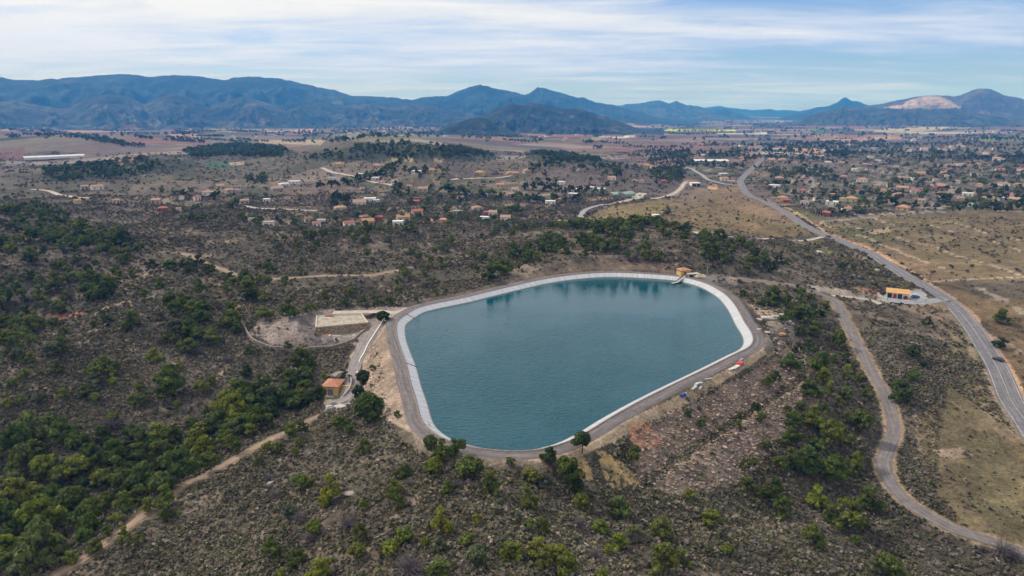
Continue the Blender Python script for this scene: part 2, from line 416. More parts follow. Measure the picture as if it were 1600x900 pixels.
# hills with dark wood cover
for poly in ([(60,262),(215,246),(300,250),(310,262),(220,275),(70,285)], [(470,250),(560,226),(640,222),(740,232),(790,248),(740,252),(640,252),(520,252)],
             [(820,236),(880,236),(960,253),(930,258),(830,250)], [(285,232),(370,222),(450,230),(470,240),(300,245)]):
    paint(poly, (.040, .048, .030), .92, 5)
# olive grass on the fields
G1 = (.155, .112, .054); G2 = (.142, .106, .056); GR_ = (.092, .094, .038); TAN = (.30, .205, .13); RED = (.185, .098, .066)
paint([(905,345),(960,321),(1060,309),(1092,291),(1150,291),(1290,366),(1200,371),(1100,366),(1040,345),(960,349)], G1, .9, 4, .35)
paint([(920,345),(940,325),(975,318),(1060,312),(1040,330),(1010,345)], (.19,.145,.062), .6, 4, .3)
paint([(1100,293),(1155,292),(1190,320),(1250,352),(1200,345),(1140,318)], (.185,.125,.08), .75, 6, .3)
paint([(1050,300),(1100,292),(1130,305),(1090,320),(1045,318)], (.16,.12,.085), .7, 6, .3)
paint([(1200,374),(1288,374),(1380,420),(1440,452),(1500,500),(1460,480),(1380,442),(1290,400),(1215,392)], (.125,.105,.048), .85, 4, .4)
paint([(1230,330),(1300,340),(1440,328),(1600,322),(1640,340),(1640,600),(1590,600),(1545,510),(1465,445),(1380,398),(1290,362)], G2, .9, 4, .4)
paint([(1330,350),(1400,360),(1480,380),(1560,400),(1600,420),(1600,330),(1420,335)], (.135,.105,.056), .6, 8, .4)
paint([(1290,372),(1330,368),(1400,385),(1560,470),(1640,500),(1640,600),(1590,600),(1545,510),(1465,445)], (.150,.098,.058), .6, 8, .45)
paint([(1300,357),(1345,350),(1390,360),(1400,378),(1370,385),(1330,372)], GR_, .7, 6, .4)
paint([(1240,328),(1262,328),(1270,340),(1250,340)], (.09,.12,.03), .8, 2)
paint([(1350,362),(1388,357),(1392,363),(1365,367)], (.32,.215,.155), .9, 3)
paint([(1480,432),(1540,440),(1600,440),(1600,470),(1530,465)], (.085,.072,.055), .7, 8, .4)
# meadow between the two roads, lower right
paint([(1440,650),(1490,600),(1530,600),(1600,700),(1640,760),(1640,900),(1580,860),(1500,828),(1440,790),(1410,745)], (.140,.108,.058), .8, 8, .45)
paint([(1500,670),(1560,680),(1600,740),(1600,840),(1540,820),(1490,740)], (.112,.096,.050), .65, 12, .4)
paint([(1460,560),(1500,575),(1530,620),(1480,610)], (.12,.108,.048), .6, 8, .4)
paint([(1480,480),(1515,520),(1540,570),(1500,560),(1475,510)], (.13,.115,.055), .7, 6, .4)
paint([(1440,470),(1475,478),(1500,520),(1530,590),(1570,660),(1600,700),(1570,690),(1520,620),(1480,540),(1440,500)], (.21,.155,.10), .55, 6, .4)
paint([(1460,558),(1480,552),(1492,570),(1485,582),(1462,575)], (.33,.20,.13), .9, 4)
paint([(1455,703),(1500,700),(1520,712),(1500,716),(1470,712)], (.27,.20,.14), .8, 4)
# disturbed ground round the tank, yards and the reservoir
paint([(400,505),(470,490),(500,484),(600,478),(640,482),(612,495),(585,522),(560,540),(500,545),(430,540),(385,520)], (.215,.175,.155), .85, 4, .4)
paint([(470,492),(492,488),(492,520),(540,540),(500,540),(465,515)], (.105,.095,.095), .7, 4, .3)
paint([(500,520),(545,524),(580,508),(570,520),(545,532),(505,534)], (.30,.26,.235), .8, 3, .2)
paint([(593,508),(608,505),(616,545),(626,600),(640,655),(660,684),(630,672),(600,650),(580,640),(560,628),(556,600),(565,560)], (.30,.225,.170), .92, 3, .4)
paint([(500,634),(516,625),(545,612),(560,614),(558,630),(530,645),(505,644)], (.26,.235,.225), .9, 2, .2)
paint([(640,668),(662,682),(700,702),(760,714),(840,711),(880,702),(905,690),(870,720),(800,730),(720,722),(650,700)], (.24,.185,.145), .8, 4, .35)
paint([(560,690),(640,670),(700,705),(640,712),(580,705)], (.19,.152,.112), .35, 8, .5)
paint([(800,712),(870,708),(950,672),(1050,622),(1160,566),(1190,540),(1196,552),(1160,580),(1060,640),(1000,668),(960,690),(900,716),(840,722)], (.33,.245,.165), .85, 4, .35)
paint([(1000,670),(1080,632),(1180,575),(1235,510),(1262,540),(1250,600),(1180,650),(1140,690),(1010,762),(985,720)], (.195,.142,.108), .92, 4, .5)
paint([(1010,762),(1140,690),(1250,612),(1250,650),(1210,700),(1160,750),(1120,772),(1060,775)], (.185,.142,.112), .9, 4, .5)
paint([(930,706),(948,704),(968,716),(986,736),(1002,758),(985,759),(962,763),(950,748),(938,728)], (.36,.255,.120), .92, 7, .4)
paint([(895,718),(912,716),(926,742),(925,752),(905,752)], (.31,.22,.115), .9, 6, .4)
paint([(982,666),(1008,660),(1036,688),(1032,698),(1000,700),(985,690)], (.38,.185,.115), .92, 7, .4)
paint([(1140,455),(1158,462),(1190,500),(1200,530),(1235,490),(1225,480),(1190,485),(1172,470)], (.30,.22,.155), .7, 4, .5)
paint([(1190,540),(1200,500),(1235,490),(1245,520),(1215,550)], (.21,.175,.135), .7, 4, .6)
paint([(1110,442),(1092,432),(1120,428),(1160,436),(1150,446)], (.155,.135,.13), .85, 2, .25)
paint([(940,408),(1060,410),(1060,428),(1000,424),(900,424),(820,440),(790,448),(810,432),(880,418)], (.20,.145,.105), .7, 4, .45)
paint([(1250,444),(1300,450),(1370,460),(1385,476),(1330,466),(1280,455)], (.33,.28,.225), .8, 2, .2)
paint([(1330,447),(1372,453),(1374,463),(1340,455)], (.31,.155,.09), .8, 2)
paint([(1372,470),(1388,455),(1440,452),(1452,466),(1430,477),(1390,475)], (.30,.295,.30), .95, 1, .1)
paint([(1395,478),(1450,474),(1480,470),(1500,500),(1470,500),(1430,490)], (.27,.19,.13), .7, 4, .4)
# left hillside knolls and gullies
paint([(120,505),(200,470),(240,478),(250,520),(180,540),(90,540),(30,545),(60,525)], (.25,.195,.155), .6, 10, .6)
paint([(60,492),(120,483),(130,492),(90,500)], (.24,.105,.07), .85, 4)
paint([(230,500),(300,475),(370,490),(385,545),(330,560),(270,545)], (.075,.070,.052), .7, 8)
paint([(0,445),(170,440),(160,480),(60,498),(0,500)], (.058,.056,.040), .7, 8)
paint([(0,720),(200,690),(330,660),(480,600),(500,655),(320,740),(120,860),(60,920),(0,920)], (.050,.045,.034), .85, 6)
# heath on the near hill
paint([(420,700),(560,690),(640,700),(680,720),(620,760),(500,790),(400,780),(380,740)], (.17,.142,.105), .25, 10, .6)
paint([(950,760),(1200,780),(1250,830),(1100,830),(980,800)], (.105,.098,.058), .6, 10, .5)
paint([(200,850),(420,780),(700,770),(1000,830),(1100,900),(200,920)], (.078,.064,.052), .5, 14, .5)
# plain: red ploughland, crops, plastic, the hamlet's ground
fields = [([(960,232),(1130,222),(1190,232),(1180,243),(1090,240),(1010,252),(940,243)], (.150,.080,.058)), ([(860,222),(980,214),(1130,218),(1120,224),(960,230)], (.19,.105,.075)),
 ([(1000,252),(1090,243),(1110,250),(1050,262),(1000,258)], (.20,.12,.10)), ([(1030,264),(1090,252),(1130,256),(1120,270),(1060,272)], (.09,.095,.075)),
 ([(1150,243),(1190,240),(1190,250),(1160,252)], (.33,.17,.11)), ([(1210,228),(1290,235),(1285,242),(1240,238)], (.36,.18,.10)),
 ([(1165,268),(1200,266),(1205,273),(1165,273)], (.38,.26,.18)), ([(1200,262),(1300,270),(1290,280),(1210,275)], (.12,.09,.08)),
 ([(1018,203),(1060,201),(1150,203),(1150,205.5),(1020,205.5)], (.42,.46,.03)), ([(1250,206),(1290,200),(1297,204),(1256,206)], (.03,.16,.05)),
 ([(1270,212),(1300,209),(1300,212),(1275,213)], (.25,.26,.05)), ([(900,216),(960,213),(1000,215),(930,218)], (.20,.20,.09)),
 ([(930,213.5),(990,212),(1000,214),(935,215)], (.55,.52,.50)), ([(1115,208),(1200,206),(1200,209.5),(1130,210)], (.50,.48,.44)), ([(1010,188),(1090,189),(1092,191.5),(1010,190.5)], (.62,.60,.58)),
 ([(1320,193),(1440,196),(1330,201),(1300,198)], (.155,.08,.085)), ([(1330,203),(1480,197),(1520,199),(1400,208)], (.36,.31,.23)),
 ([(1280,218),(1400,212),(1420,217),(1300,224)], (.32,.20,.14)), ([(1500,216),(1600,213),(1600,220),(1530,221)], (.15,.17,.045)),
 ([(0,232),(40,228),(40,242),(60,248),(0,252)], (.125,.066,.055)), ([(40,244),(110,240),(160,243),(90,248)], (.16,.09,.066)), ([(160,250),(210,246),(225,249),(180,253)], (.30,.15,.10)),
 ([(312,255),(350,253),(382,258),(360,262),(325,262)], (.03,.095,.055)), ([(355,254),(380,253),(385,257),(360,258)], (.38,.24,.17)),
 ([(0,193),(45,192),(50,203),(0,206)], (.34,.17,.11)), ([(95,200),(190,191),(240,195),(200,206),(110,208)], (.32,.18,.13)), ([(260,209),(310,208),(320,217),(270,217)], (.32,.20,.15)),
 ([(400,218),(510,219),(500,227),(410,224)], (.30,.25,.14)), ([(455,205),(480,195),(497,204),(480,210)], (.36,.21,.16)), ([(265,184),(300,182),(300,185),(270,186)], (.3,.17,.14)),
 ([(500,210),(640,207),(700,214),(560,222)], (.15,.14,.075)), ([(660,182),(700,181),(700,185),(668,187)], (.36,.16,.12)),
 ([(270,318),(380,318),(385,330),(290,335)], (.125,.105,.055)), ([(555,322),(605,320),(600,331),(555,333)], (.085,.115,.035)), ([(590,322),(650,322),(640,332),(600,332)], (.21,.15,.09)),
 ([(670,330),(700,325),(705,334),(675,336)], (.23,.17,.085)), ([(700,256),(800,248),(840,250),(800,262),(720,262)], (.12,.095,.07)),
 ([(610,247),(640,247),(650,252),(612,252)], (.28,.22,.11)), ([(670,250),(695,248),(690,255),(672,254)], (.30,.22,.15)),
 ([(825,340),(845,320),(870,320),(862,343)], (.15,.11,.07)), ([(800,338),(830,318),(838,320),(825,342)], (.12,.09,.065)), ([(865,342),(875,318),(905,318),(915,330),(903,343)], (.115,.085,.07)),
 ([(835,302),(880,300),(870,306),(838,308)], (.24,.18,.12)), ([(910,310),(955,306),(960,312),(920,314)], (.26,.19,.115)), ([(985,302),(1012,301),(1005,308),(988,309)], (.42,.38,.33)),
 ([(1065,283),(1078,278),(1095,283),(1080,288)], (.20,.115,.075)), ([(1105,290),(1120,288),(1120,296),(1107,296)], (.40,.26,.16)),
 ([(1350,327),(1390,325),(1403,333),(1360,336)], (.30,.235,.165)), ([(1340,320),(1378,318),(1380,325),(1345,326)], (.17,.13,.075)), ([(1260,322),(1290,324),(1285,333),(1265,330)], (.21,.15,.10)),
 ([(1225,324),(1255,323),(1262,335),(1240,338)], (.15,.14,.055)), ([(1430,318),(1452,318),(1450,326),(1432,325)], (.22,.15,.09)), ([(1450,262),(1530,248),(1550,258),(1490,268)], (.27,.17,.13)),
 ([(1300,262),(1370,256),(1420,258),(1380,268),(1310,272)], (.13,.10,.085)), ([(1440,254),(1500,246),(1540,248),(1480,256)], (.12,.075,.085)), ([(1395,252),(1470,248),(1460,254),(1400,258)], (.12,.115,.07)),
 ([(440,285),(540,283),(600,288),(560,300),(450,302)], (.115,.085,.068)), ([(440,300),(520,296),(560,312),(520,325),(440,322)], (.14,.10,.076)), ([(380,332),(500,330),(480,345),(400,345)], (.15,.115,.078))]
for i, (poly, rgb) in enumerate(fields): paint(poly, rgb, .6 if rgb in ((.150,.080,.058), (.19,.105,.075)) else .9, 1.0, .35, i)
for poly in ([(1195,250),(1290,258),(1340,295),(1480,298),(1600,296),(1640,320),(1460,330),(1400,332),(1280,336),(1225,320),(1195,300)], [(1300,225),(1640,222),(1640,300),(1340,298)], [(430,335),(640,332),(820,332),(800,350),(430,355)], [(560,275),(830,272),(830,335),(640,325),(560,295)], [(250,305),(420,292),(420,322),(250,328)], [(1060,250),(1195,252),(1195,285),(1110,288)]):
    idx = P(poly, 6, 3)
    g_ = vnoise(GX[idx]/26, GY[idx]/17, 41); h_ = vnoise(GX[idx]/9, GY[idx]/9, 43)
    tone_ = np.where((g_ < .42)[:, None], np.array((.050,.056,.030)), np.where((g_ < .62)[:, None], np.array((.095,.074,.055)), np.where((g_ < .74)[:, None], np.array((.21,.165,.12)), np.array((.080,.082,.040)))))
    C[idx] = C[idx]*.3+tone_*(.7+.6*h_[:, None])*.7; FIELD[idx] *= .25
for px in ([(1290,345),(1330,342),(1400,336),(1460,330),(1600,330)], [(1230,300),(1290,318),(1345,338)], [(1395,318),(1420,330),(1440,334)], [(1200,280),(1290,276),(1400,286)], [(1425,292),(1440,306),(1470,326)], [(1340,262),(1420,276),(1500,296)], [(1260,262),(1272,290),(1262,300)]): stroke(px, 4.5, (.25,.235,.22), .8, .3)
# plough lines, dry-stone walls and paths that show as pale strokes
for px in ([(1400,370),(1480,393),(1600,432)], [(1375,382),(1425,402),(1475,420)], [(1340,367),(1370,379)], [(1487,347),(1590,375)], [(1450,352),(1550,377),(1600,395)], [(1280,345),(1302,357)], [(1310,343),(1342,357)], [(1365,340),(1400,352)]):
    stroke(px, 2.3, (.33,.25,.18), .95, .9)
stroke([(1440,440),(1500,437),(1600,433)], 2.5, (.33,.26,.19), .8, .5); stroke([(1350,363),(1400,352),(1440,347),(1500,345)], 3, (.22,.20,.10), .7)
for px in ([(960,347),(967,325)], [(1006,338),(1006,318)], [(1046,345),(1043,318)], [(1080,326),(1095,358)], [(1122,326),(1132,345)]): stroke(px, 1.6, (.22,.155,.105), .7, .8)
stroke([(1530,450),(1560,465),(1600,490)], 3, (.34,.275,.215), .8, .9); stroke([(1560,528),(1590,545),(1610,560)], 2.5, (.33,.255,.19), .7, .9)
for px in ([(828,340),(840,320)], [(868,342),(880,320)], [(806,338),(822,318)], [(700,335),(730,318)], [(640,325),(665,318)]): stroke(px, 3, (.27,.20,.13), .7, .6)
for px in ([(130,255),(230,275),(300,282)], [(150,285),(240,283),(380,272)], [(160,300),(280,298),(420,285)], [(700,262),(830,290)], [(440,272),(520,290),(660,300)], [(560,300),(700,300)]):
    stroke(px, 4, (.21,.155,.115), .55, 1.4)
for px in ([(575,431),(590,440),(600,452),(640,456)], [(300,470),(330,450),(383,433)], [(110,520),(160,505),(210,480),(250,455)], [(420,790),(470,760),(540,735),(600,705)], [(180,655),(240,640),(300,636),(380,545)], [(690,745),(640,790),(560,880)], [(1010,805),(1080,830),(1180,835),(1290,870)], [(1455,520),(1440,570),(1430,640),(1440,720)], [(330,380),(420,372),(520,380),(610,395)], [(60,470),(150,455),(240,425)]):
    stroke(px, 1.6, (.25,.195,.145), .6, 1.1)
# dirt shoulders of the main road
stroke([(1200,313),(1275,352),(1290,364),(1350,384),(1440,433),(1460,448),(1495,471),(1522,492),(1530,510),(1550,535),(1563,556),(1582,588),(1602,628),(1640,690)], 3.4, (.42,.265,.17), .95, .35)
stroke([(1290,377),(1345,400),(1380,420),(1440,455)], 2.6, (.26,.21,.15), .6, .8); stroke([(1476,478),(1495,505),(1520,548),(1545,590),(1570,640),(1600,690)], 3.0, (.29,.225,.15), .6, .9)
stroke([(1508,520),(1520,560),(1550,610),(1580,660)], 2.0, (.27,.205,.14), .6, .8)
for nm, wd, rgb in (('valley_road', 3.0, (.27,.195,.125)), ('wood_track', 2.6, (.22,.165,.115)), ('service_road', 2.0, (.33,.27,.21)), ('pale_lane', 5, (.30,.24,.18)), ('hill_track', 2.0, (.24,.185,.13))):
    w_, c_ = ROADW[nm]
    lo_, hi_ = c_[:, :2].min(0)-9, c_[:, :2].max(0)+9
    idx = np.nonzero((GX > lo_[0]) & (GX < hi_[0]) & (GY > lo_[1]) & (GY < hi_[1]))[0]
    d, _q = seg_dist(c_, GX[idx], GY[idx]); d = d-w_/2+fbm(GX[idx], GY[idx], 5, 3, 61)*1.6
    m = ((1-sstep(wd*.2, wd*.6, d))*.85)[:, None]; C[idx] = C[idx]*(1-m)+np.array(rgb)*m
C = np.clip(C, .01, .8)

# ground mesh
print('grid', N)
ii = np.arange(NA*NR).reshape(NA, NR)
nxt = np.roll(ii, -1, 0)
F = np.stack([ii[:, :-1], ii[:, 1:], nxt[:, 1:], nxt[:, :-1]], -1).reshape(-1, 4)
# leave out the faces whose centres lie well inside the basin (the lining and water are their own meshes)
gm = np_mesh('ground', np.c_[GX, GY, GZ], F[:, ::-1] if False else F, C, smooth=True)
fa = gm.attributes.new('field', 'FLOAT', 'POINT'); fa.data.foreach_set('value', FIELD.astype(np.float32))
m, nt, b = new_mat('ground'); b.inputs['Roughness'].default_value = .95; b.inputs['Specular IOR Level'].default_value = .08
a1 = nt.nodes.new('ShaderNodeAttribute'); a1.attribute_name = 'col'
a2 = nt.nodes.new('ShaderNodeAttribute'); a2.attribute_name = 'field'
pos = geo_pos(nt)
# patchwork of fields on the far plain: turned and stretched cells with a crop colour each
mp = nt.nodes.new('ShaderNodeMapping'); mp.inputs['Rotation'].default_value = (0, 0, .5); mp.inputs['Scale'].default_value = (1/300, 1/190, 0)
lk(nt, pos, mp.inputs['Vector'])
vor = nt.nodes.new('ShaderNodeTexVoronoi'); vor.distance = 'CHEBYCHEV'; vor.inputs['Scale'].default_value = 1; vor.inputs['Randomness'].default_value = .75
lk(nt, mp.outputs[0], vor.inputs['Vector'])
sep = nt.nodes.new('ShaderNodeSeparateColor'); lk(nt, vor.outputs['Color'], sep.inputs[0])
rp = nt.nodes.new('ShaderNodeValToRGB'); rp.color_ramp.interpolation = 'CONSTANT'
pal = [(0, (.085,.068,.066)), (.14, (.165,.088,.064)), (.24, (.12,.092,.080)), (.35, (.080,.082,.052)), (.45, (.036,.044,.030)), (.54, (.21,.17,.13)), (.61, (.10,.066,.062)), (.70, (.135,.115,.085)), (.79, (.055,.062,.040)), (.86, (.20,.125,.088)), (.92, (.105,.105,.055)), (.965, (.34,.31,.27))]
el = rp.color_ramp.elements; el[0].position = 0; el[0].color = (*pal[0][1], 1); el[1].position = pal[1][0]; el[1].color = (*pal[1][1], 1)
for p_, c_ in pal[2:]:
    e = el.new(p_); e.color = (*c_, 1)
lk(nt, sep.outputs[0], rp.inputs[0])
mx = nt.nodes.new('ShaderNodeMix'); mx.data_type = 'RGBA'; mx.clamp_factor = True
mf = nt.nodes.new('ShaderNodeMath'); mf.operation = 'MULTIPLY'; mf.inputs[1].default_value = .92; lk(nt, a2.outputs['Fac'], mf.inputs[0])
lk(nt, mf.outputs[0], mx.inputs[0]); lk(nt, a1.outputs['Color'], mx.inputs[6]); lk(nt, rp.outputs[0], mx.inputs[7])
col = mx.outputs[2]
for sc, l_, h_ in ((3.2, .62, 1.42), (.9, .6, 1.42), (.22, .72, 1.28), (.05, .8, 1.2), (.011, .8, 1.2)):
    col = mult(nt, col, noise_node(nt, sc, 5, pos, .65).outputs['Fac'], l_, h_)
lk(nt, col, b.inputs['Base Color'])
nb = noise_node(nt, .8, 6, pos, .7); bp = nt.nodes.new('ShaderNodeBump'); bp.inputs['Strength'].default_value = .7; bp.inputs['Distance'].default_value = .8
lk(nt, nb.outputs['Fac'], bp.inputs['Height']); lk(nt, bp.outputs[0], b.inputs['Normal'])
struct(obj('ground', gm, m))

# ------------------------------------------------------------------ road ribbons
def ribbon(name, c, w, mm, lift, cross=5, crown=0.0, kind='structure'):
    t = np.gradient(c[:, :2], axis=0); t /= np.hypot(t[:, 0], t[:, 1])[:, None]+1e-9
    nrm = np.c_[t[:, 1], -t[:, 0]]; vs = []; uv = []
    s = np.r_[0, np.cumsum(np.hypot(*np.diff(c[:, :2], axis=0).T))]
    for k in np.linspace(-.5, .5, cross):
        ww = w*(1+ (fbm(c[:, 0]+k*100, c[:, 1], 9, 2, 5)*.12 if abs(k) > .49 else 0)) if mm is not MAT_ASPH else w
        xy = c[:, :2]+nrm*(k*np.asarray(ww))[..., None] if np.ndim(ww) else c[:, :2]+nrm*k*ww
        z = np.maximum(Hq(xy[:, 0], xy[:, 1]), c[:, 2]-.25)+lift*(1+np.hypot(xy[:, 0], xy[:, 1])/700)
        vs.append(np.c_[xy, z]); uv.append(np.c_[np.full(len(c), k*w), s, np.zeros(len(c))])
    n = len(c); V = np.concatenate(vs); UV = np.concatenate(uv)
    i = np.arange(n-1); fs = []
    for k in range(cross-1):
        a = k*n+i; fs.append(np.c_[a, a+n, a+n+1, a+1])
    me = np_mesh(name, V, np.concatenate(fs)[:, ::-1], UV, 'along', smooth=True)
    o = obj(name, me, mm); o['kind'] = kind
    return o
def road_mat(name, base, edge, wear, track=1.0):
    m, nt, b = new_mat(name); b.inputs['Roughness'].default_value = .9
    a = nt.nodes.new('ShaderNodeAttribute'); a.attribute_name = 'along'
    sp = nt.nodes.new('ShaderNodeSeparateXYZ'); lk(nt, a.outputs['Vector'], sp.inputs[0])
    mp = nt.nodes.new('ShaderNodeMapping'); mp.inputs['Scale'].default_value = (1.3, .06, 1); lk(nt, a.outputs['Vector'], mp.inputs[0])
    st = noise_node(nt, 1.0, 4, mp.outputs[0], .6); pn = noise_node(nt, .5, 5, geo_pos(nt), .7)
    r = nt.nodes.new('ShaderNodeMix'); r.data_type = 'RGBA'; r.inputs[6].default_value = (*base, 1); r.inputs[7].default_value = (*wear, 1)
    mr = nt.nodes.new('ShaderNodeMapRange'); mr.inputs[1].default_value = .42; mr.inputs[2].default_value = .66; lk(nt, st.outputs['Fac'], mr.inputs[0]); lk(nt, mr.outputs[0], r.inputs[0])
    col = mult(nt, r.outputs[2], pn.outputs['Fac'], .75, 1.25)
    lk(nt, col, b.inputs['Base Color']); return m
MAT_ASPH = road_mat('main_asphalt', (.128,.118,.124), (.2,.2,.2), (.185,.170,.174))
MAT_OLD = road_mat('worn_asphalt', (.135,.116,.112), (.2,.2,.2), (.205,.178,.166))
MAT_CONC = road_mat('service_paving', (.20,.176,.17), (.2,.2,.2), (.27,.235,.22))
MAT_DIRT = road_mat('track_dirt', (.27,.19,.13), (.2,.2,.2), (.20,.15,.11))
MAT_PALE = road_mat('lane_gravel', (.40,.345,.29), (.2,.2,.2), (.33,.285,.24))
MAT_GREY = road_mat('lane_asphalt', (.24,.235,.24), (.2,.2,.2), (.29,.275,.27))
RM = dict(main_road=(MAT_ASPH,.10), valley_road=(MAT_OLD,.09), service_road=(MAT_CONC,.09), pump_house_lane=(MAT_CONC,.06), wood_track=(MAT_DIRT,.05), field_lane=(MAT_PALE,.12), village_lane=(MAT_GREY,.15),
          pale_lane=(MAT_PALE,.13), grey_lane=(MAT_GREY,.15), hill_track=(MAT_DIRT,.06), slope_lane=(MAT_PALE,.12), hamlet_lane=(MAT_PALE,.12), terrace_lane=(MAT_PALE,.12), garden_lane=(MAT_PALE,.12),
          yard_track=(MAT_PALE,.05), yard_drive=(MAT_GREY,.06), tank_track=(MAT_PALE,.05))
for nm, (w_, c_) in ROADW.items():
    mm, lf = RM[nm]; ribbon(nm, c_, w_, mm, lf)
def offset_line(c, d):
    t = np.gradient(c[:, :2], axis=0); t /= np.hypot(t[:, 0], t[:, 1])[:, None]+1e-9
    return np.c_[c[:, :2]+np.c_[t[:, 1], -t[:, 0]]*d, c[:, 2]]
MAT_PAINT = mat('road_paint', (.42,.41,.40), .8, .6, .5)
w_, c_ = ROADW['main_road']
for d_, ww in ((-3.55, .16), (3.55, .16), (0, .13)):
    o = ribbon('road_markings', offset_line(c_, d_), ww, MAT_PAINT, .112, 2)

# ------------------------------------------------------------------ reservoir
def ring_mesh(name, offs, mm, closed=True):
    """offs: list of (outward offset, z)"""
    n = len(RIM); V = []; UV = []
    for d, z in offs:
        c = RIM+RIM_N*d; V.append(np.c_[c, np.full(n, z)]); UV.append(np.c_[np.full(n, d), np.arange(n), np.zeros(n)])
    i = np.arange(n); j = (i+1) % n; fs = []
    for k in range(len(offs)-1): fs.append(np.c_[k*n+i, k*n+j, (k+1)*n+j, (k+1)*n+i])
    f = np.concatenate(fs)
    me = np_mesh(name, np.concatenate(V), f, np.concatenate(UV), 'along')
    return me
basin = thing('reservoir_basin', (0, 0, 0), 0, 'pale grey sloping lining all round the edge of the reservoir', 'basin lining')
m, nt, b = new_mat('lining_membrane'); b.inputs['Roughness'].default_value = .6
a = nt.nodes.new('ShaderNodeAttribute'); a.attribute_name = 'along'
mp = nt.nodes.new('ShaderNodeMapping'); mp.inputs['Scale'].default_value = (.12, .55, 1); lk(nt, a.outputs['Vector'], mp.inputs[0])
st = noise_node(nt, 1.0, 5, mp.outputs[0], .7)
rg = nt.nodes.new('ShaderNodeRGB'); rg.outputs[0].default_value = (.43,.435,.455, 1)
col = mult(nt, rg.outputs[0], st.outputs['Fac'], .78, 1.15)
wv = nt.nodes.new('ShaderNodeTexWave'); wv.bands_direction = 'Y'; wv.inputs['Scale'].default_value = .085; wv.inputs['Distortion'].default_value = .15; lk(nt, a.outputs['Vector'], wv.inputs[0])
mr = nt.nodes.new('ShaderNodeMapRange'); mr.inputs[1].default_value = .0; mr.inputs[2].default_value = .035; mr.inputs[3].default_value = .72; mr.inputs[4].default_value = 1; lk(nt, wv.outputs['Fac'], mr.inputs[0])
vm = nt.nodes.new('ShaderNodeVectorMath'); vm.operation = 'SCALE'; lk(nt, col, vm.inputs[0]); lk(nt, mr.outputs[0], vm.inputs['Scale'])
# algae line just above the water
sp = nt.nodes.new('ShaderNodeSeparateXYZ'); lk(nt, geo_pos(nt), sp.inputs[0])
mr2 = nt.nodes.new('ShaderNodeMapRange'); mr2.inputs[1].default_value = .12; mr2.inputs[2].default_value = .3; mr2.inputs[3].default_value = 1; mr2.inputs[4].default_value = 0; lk(nt, sp.outputs[2], mr2.inputs[0])
mx = nt.nodes.new('ShaderNodeMix'); mx.data_type = 'RGBA'; mx.inputs[7].default_value = (.13,.13,.10, 1); lk(nt, mr2.outputs[0], mx.inputs[0]); lk(nt, vm.outputs[0], mx.inputs[6])
lk(nt, mx.outputs[2], b.inputs['Base Color'])
MAT_LIN = m
obj('lining_slope', ring_mesh('lining_slope', [(-4.6, -.62), (-3.4, 0.0), (-1.7, .85), (0.05, RIMZ)], MAT_LIN), MAT_LIN, basin)
MAT_KERB = mat('coping_stone', (.20,.155,.135), .9, 1.2, .35)
obj('coping_kerb', ring_mesh('coping_kerb', [(0.0, RIMZ-.1), (0.0, RIMZ+.18), (.55, RIMZ+.18), (.55, RIMZ-.2)], MAT_KERB), MAT_KERB, basin)
MAT_BLK = mat('black_rubber', (.02,.02,.022), .7, 4, .2)
def strip(name, d, width, mm, parent, length=(0.05, -3.6)):
    """a band across the lining at the rim point nearest to a picture position"""
    p = np.array(on_plane(*d, RIMZ)); k = int(np.argmin(((RIM-p)**2).sum(1)))
    t = np.array([-RIM_N[k, 1], RIM_N[k, 0]]); V = []
    for dd, z in ((length[0], RIMZ+.03), (length[1], -.06)):
        c = RIM[k]+RIM_N[k]*dd
        for s_ in (-width/2, width/2): V.append([*(c+t*s_), z])
    V = np.array(V); top = V.copy(); top[:, 2] += .06
    return obj(name, np_mesh(name, np.r_[V, top], [[0,1,3,2],[4,6,7,5],[0,4,5,1],[2,3,7,6],[0,2,6,4],[1,5,7,3]]), mm, parent)
for d in ((636,491), (635,568)): strip('joint_strip', d, .45, MAT_BLK, basin)
strip('drain_hole', (664,662), .9, MAT_BLK, basin, (-1.2, -2.0))
# water
m, nt, b = new_mat('water'); b.inputs['Base Color'].default_value = (.002,.058,.080, 1); b.inputs['Roughness'].default_value = .07; b.inputs['IOR'].default_value = 1.33; b.inputs['Specular IOR Level'].default_value = .5
pos = geo_pos(nt)
mp = nt.nodes.new('ShaderNodeMapping'); mp.inputs['Scale'].default_value = (.42, .85, 1); mp.inputs['Rotation'].default_value = (0, 0, .35); lk(nt, pos, mp.inputs[0])
w1 = noise_node(nt, 1.0, 3, mp.outputs[0], .6); w2 = noise_node(nt, .033, 4, pos, .6)
mr = nt.nodes.new('ShaderNodeMapRange'); mr.inputs[1].default_value = .35; mr.inputs[2].default_value = .62; mr.inputs[3].default_value = .45; mr.inputs[4].default_value = 1.0; lk(nt, w2.outputs['Fac'], mr.inputs[0])
bp = nt.nodes.new('ShaderNodeBump'); bp.inputs['Distance'].default_value = .75; sy_ = nt.nodes.new('ShaderNodeSeparateXYZ'); lk(nt, pos, sy_.inputs[0])
lee = nt.nodes.new('ShaderNodeMapRange'); lee.interpolation_type = 'SMOOTHSTEP'; lee.inputs[1].default_value = 205; lee.inputs[2].default_value = 300; lee.inputs[3].default_value = 1; lee.inputs[4].default_value = .12; lk(nt, sy_.outputs[1], lee.inputs[0])
sm_ = nt.nodes.new('ShaderNodeMath'); sm_.operation = 'MULTIPLY'; lk(nt, mr.outputs[0], sm_.inputs[0]); lk(nt, lee.outputs[0], sm_.inputs[1])
lk(nt, sm_.outputs[0], bp.inputs['Strength']); lk(nt, w1.outputs['Fac'], bp.inputs['Height'])
lk(nt, bp.outputs[0], b.inputs['Normal'])
wp = RIM-RIM_N*3.35
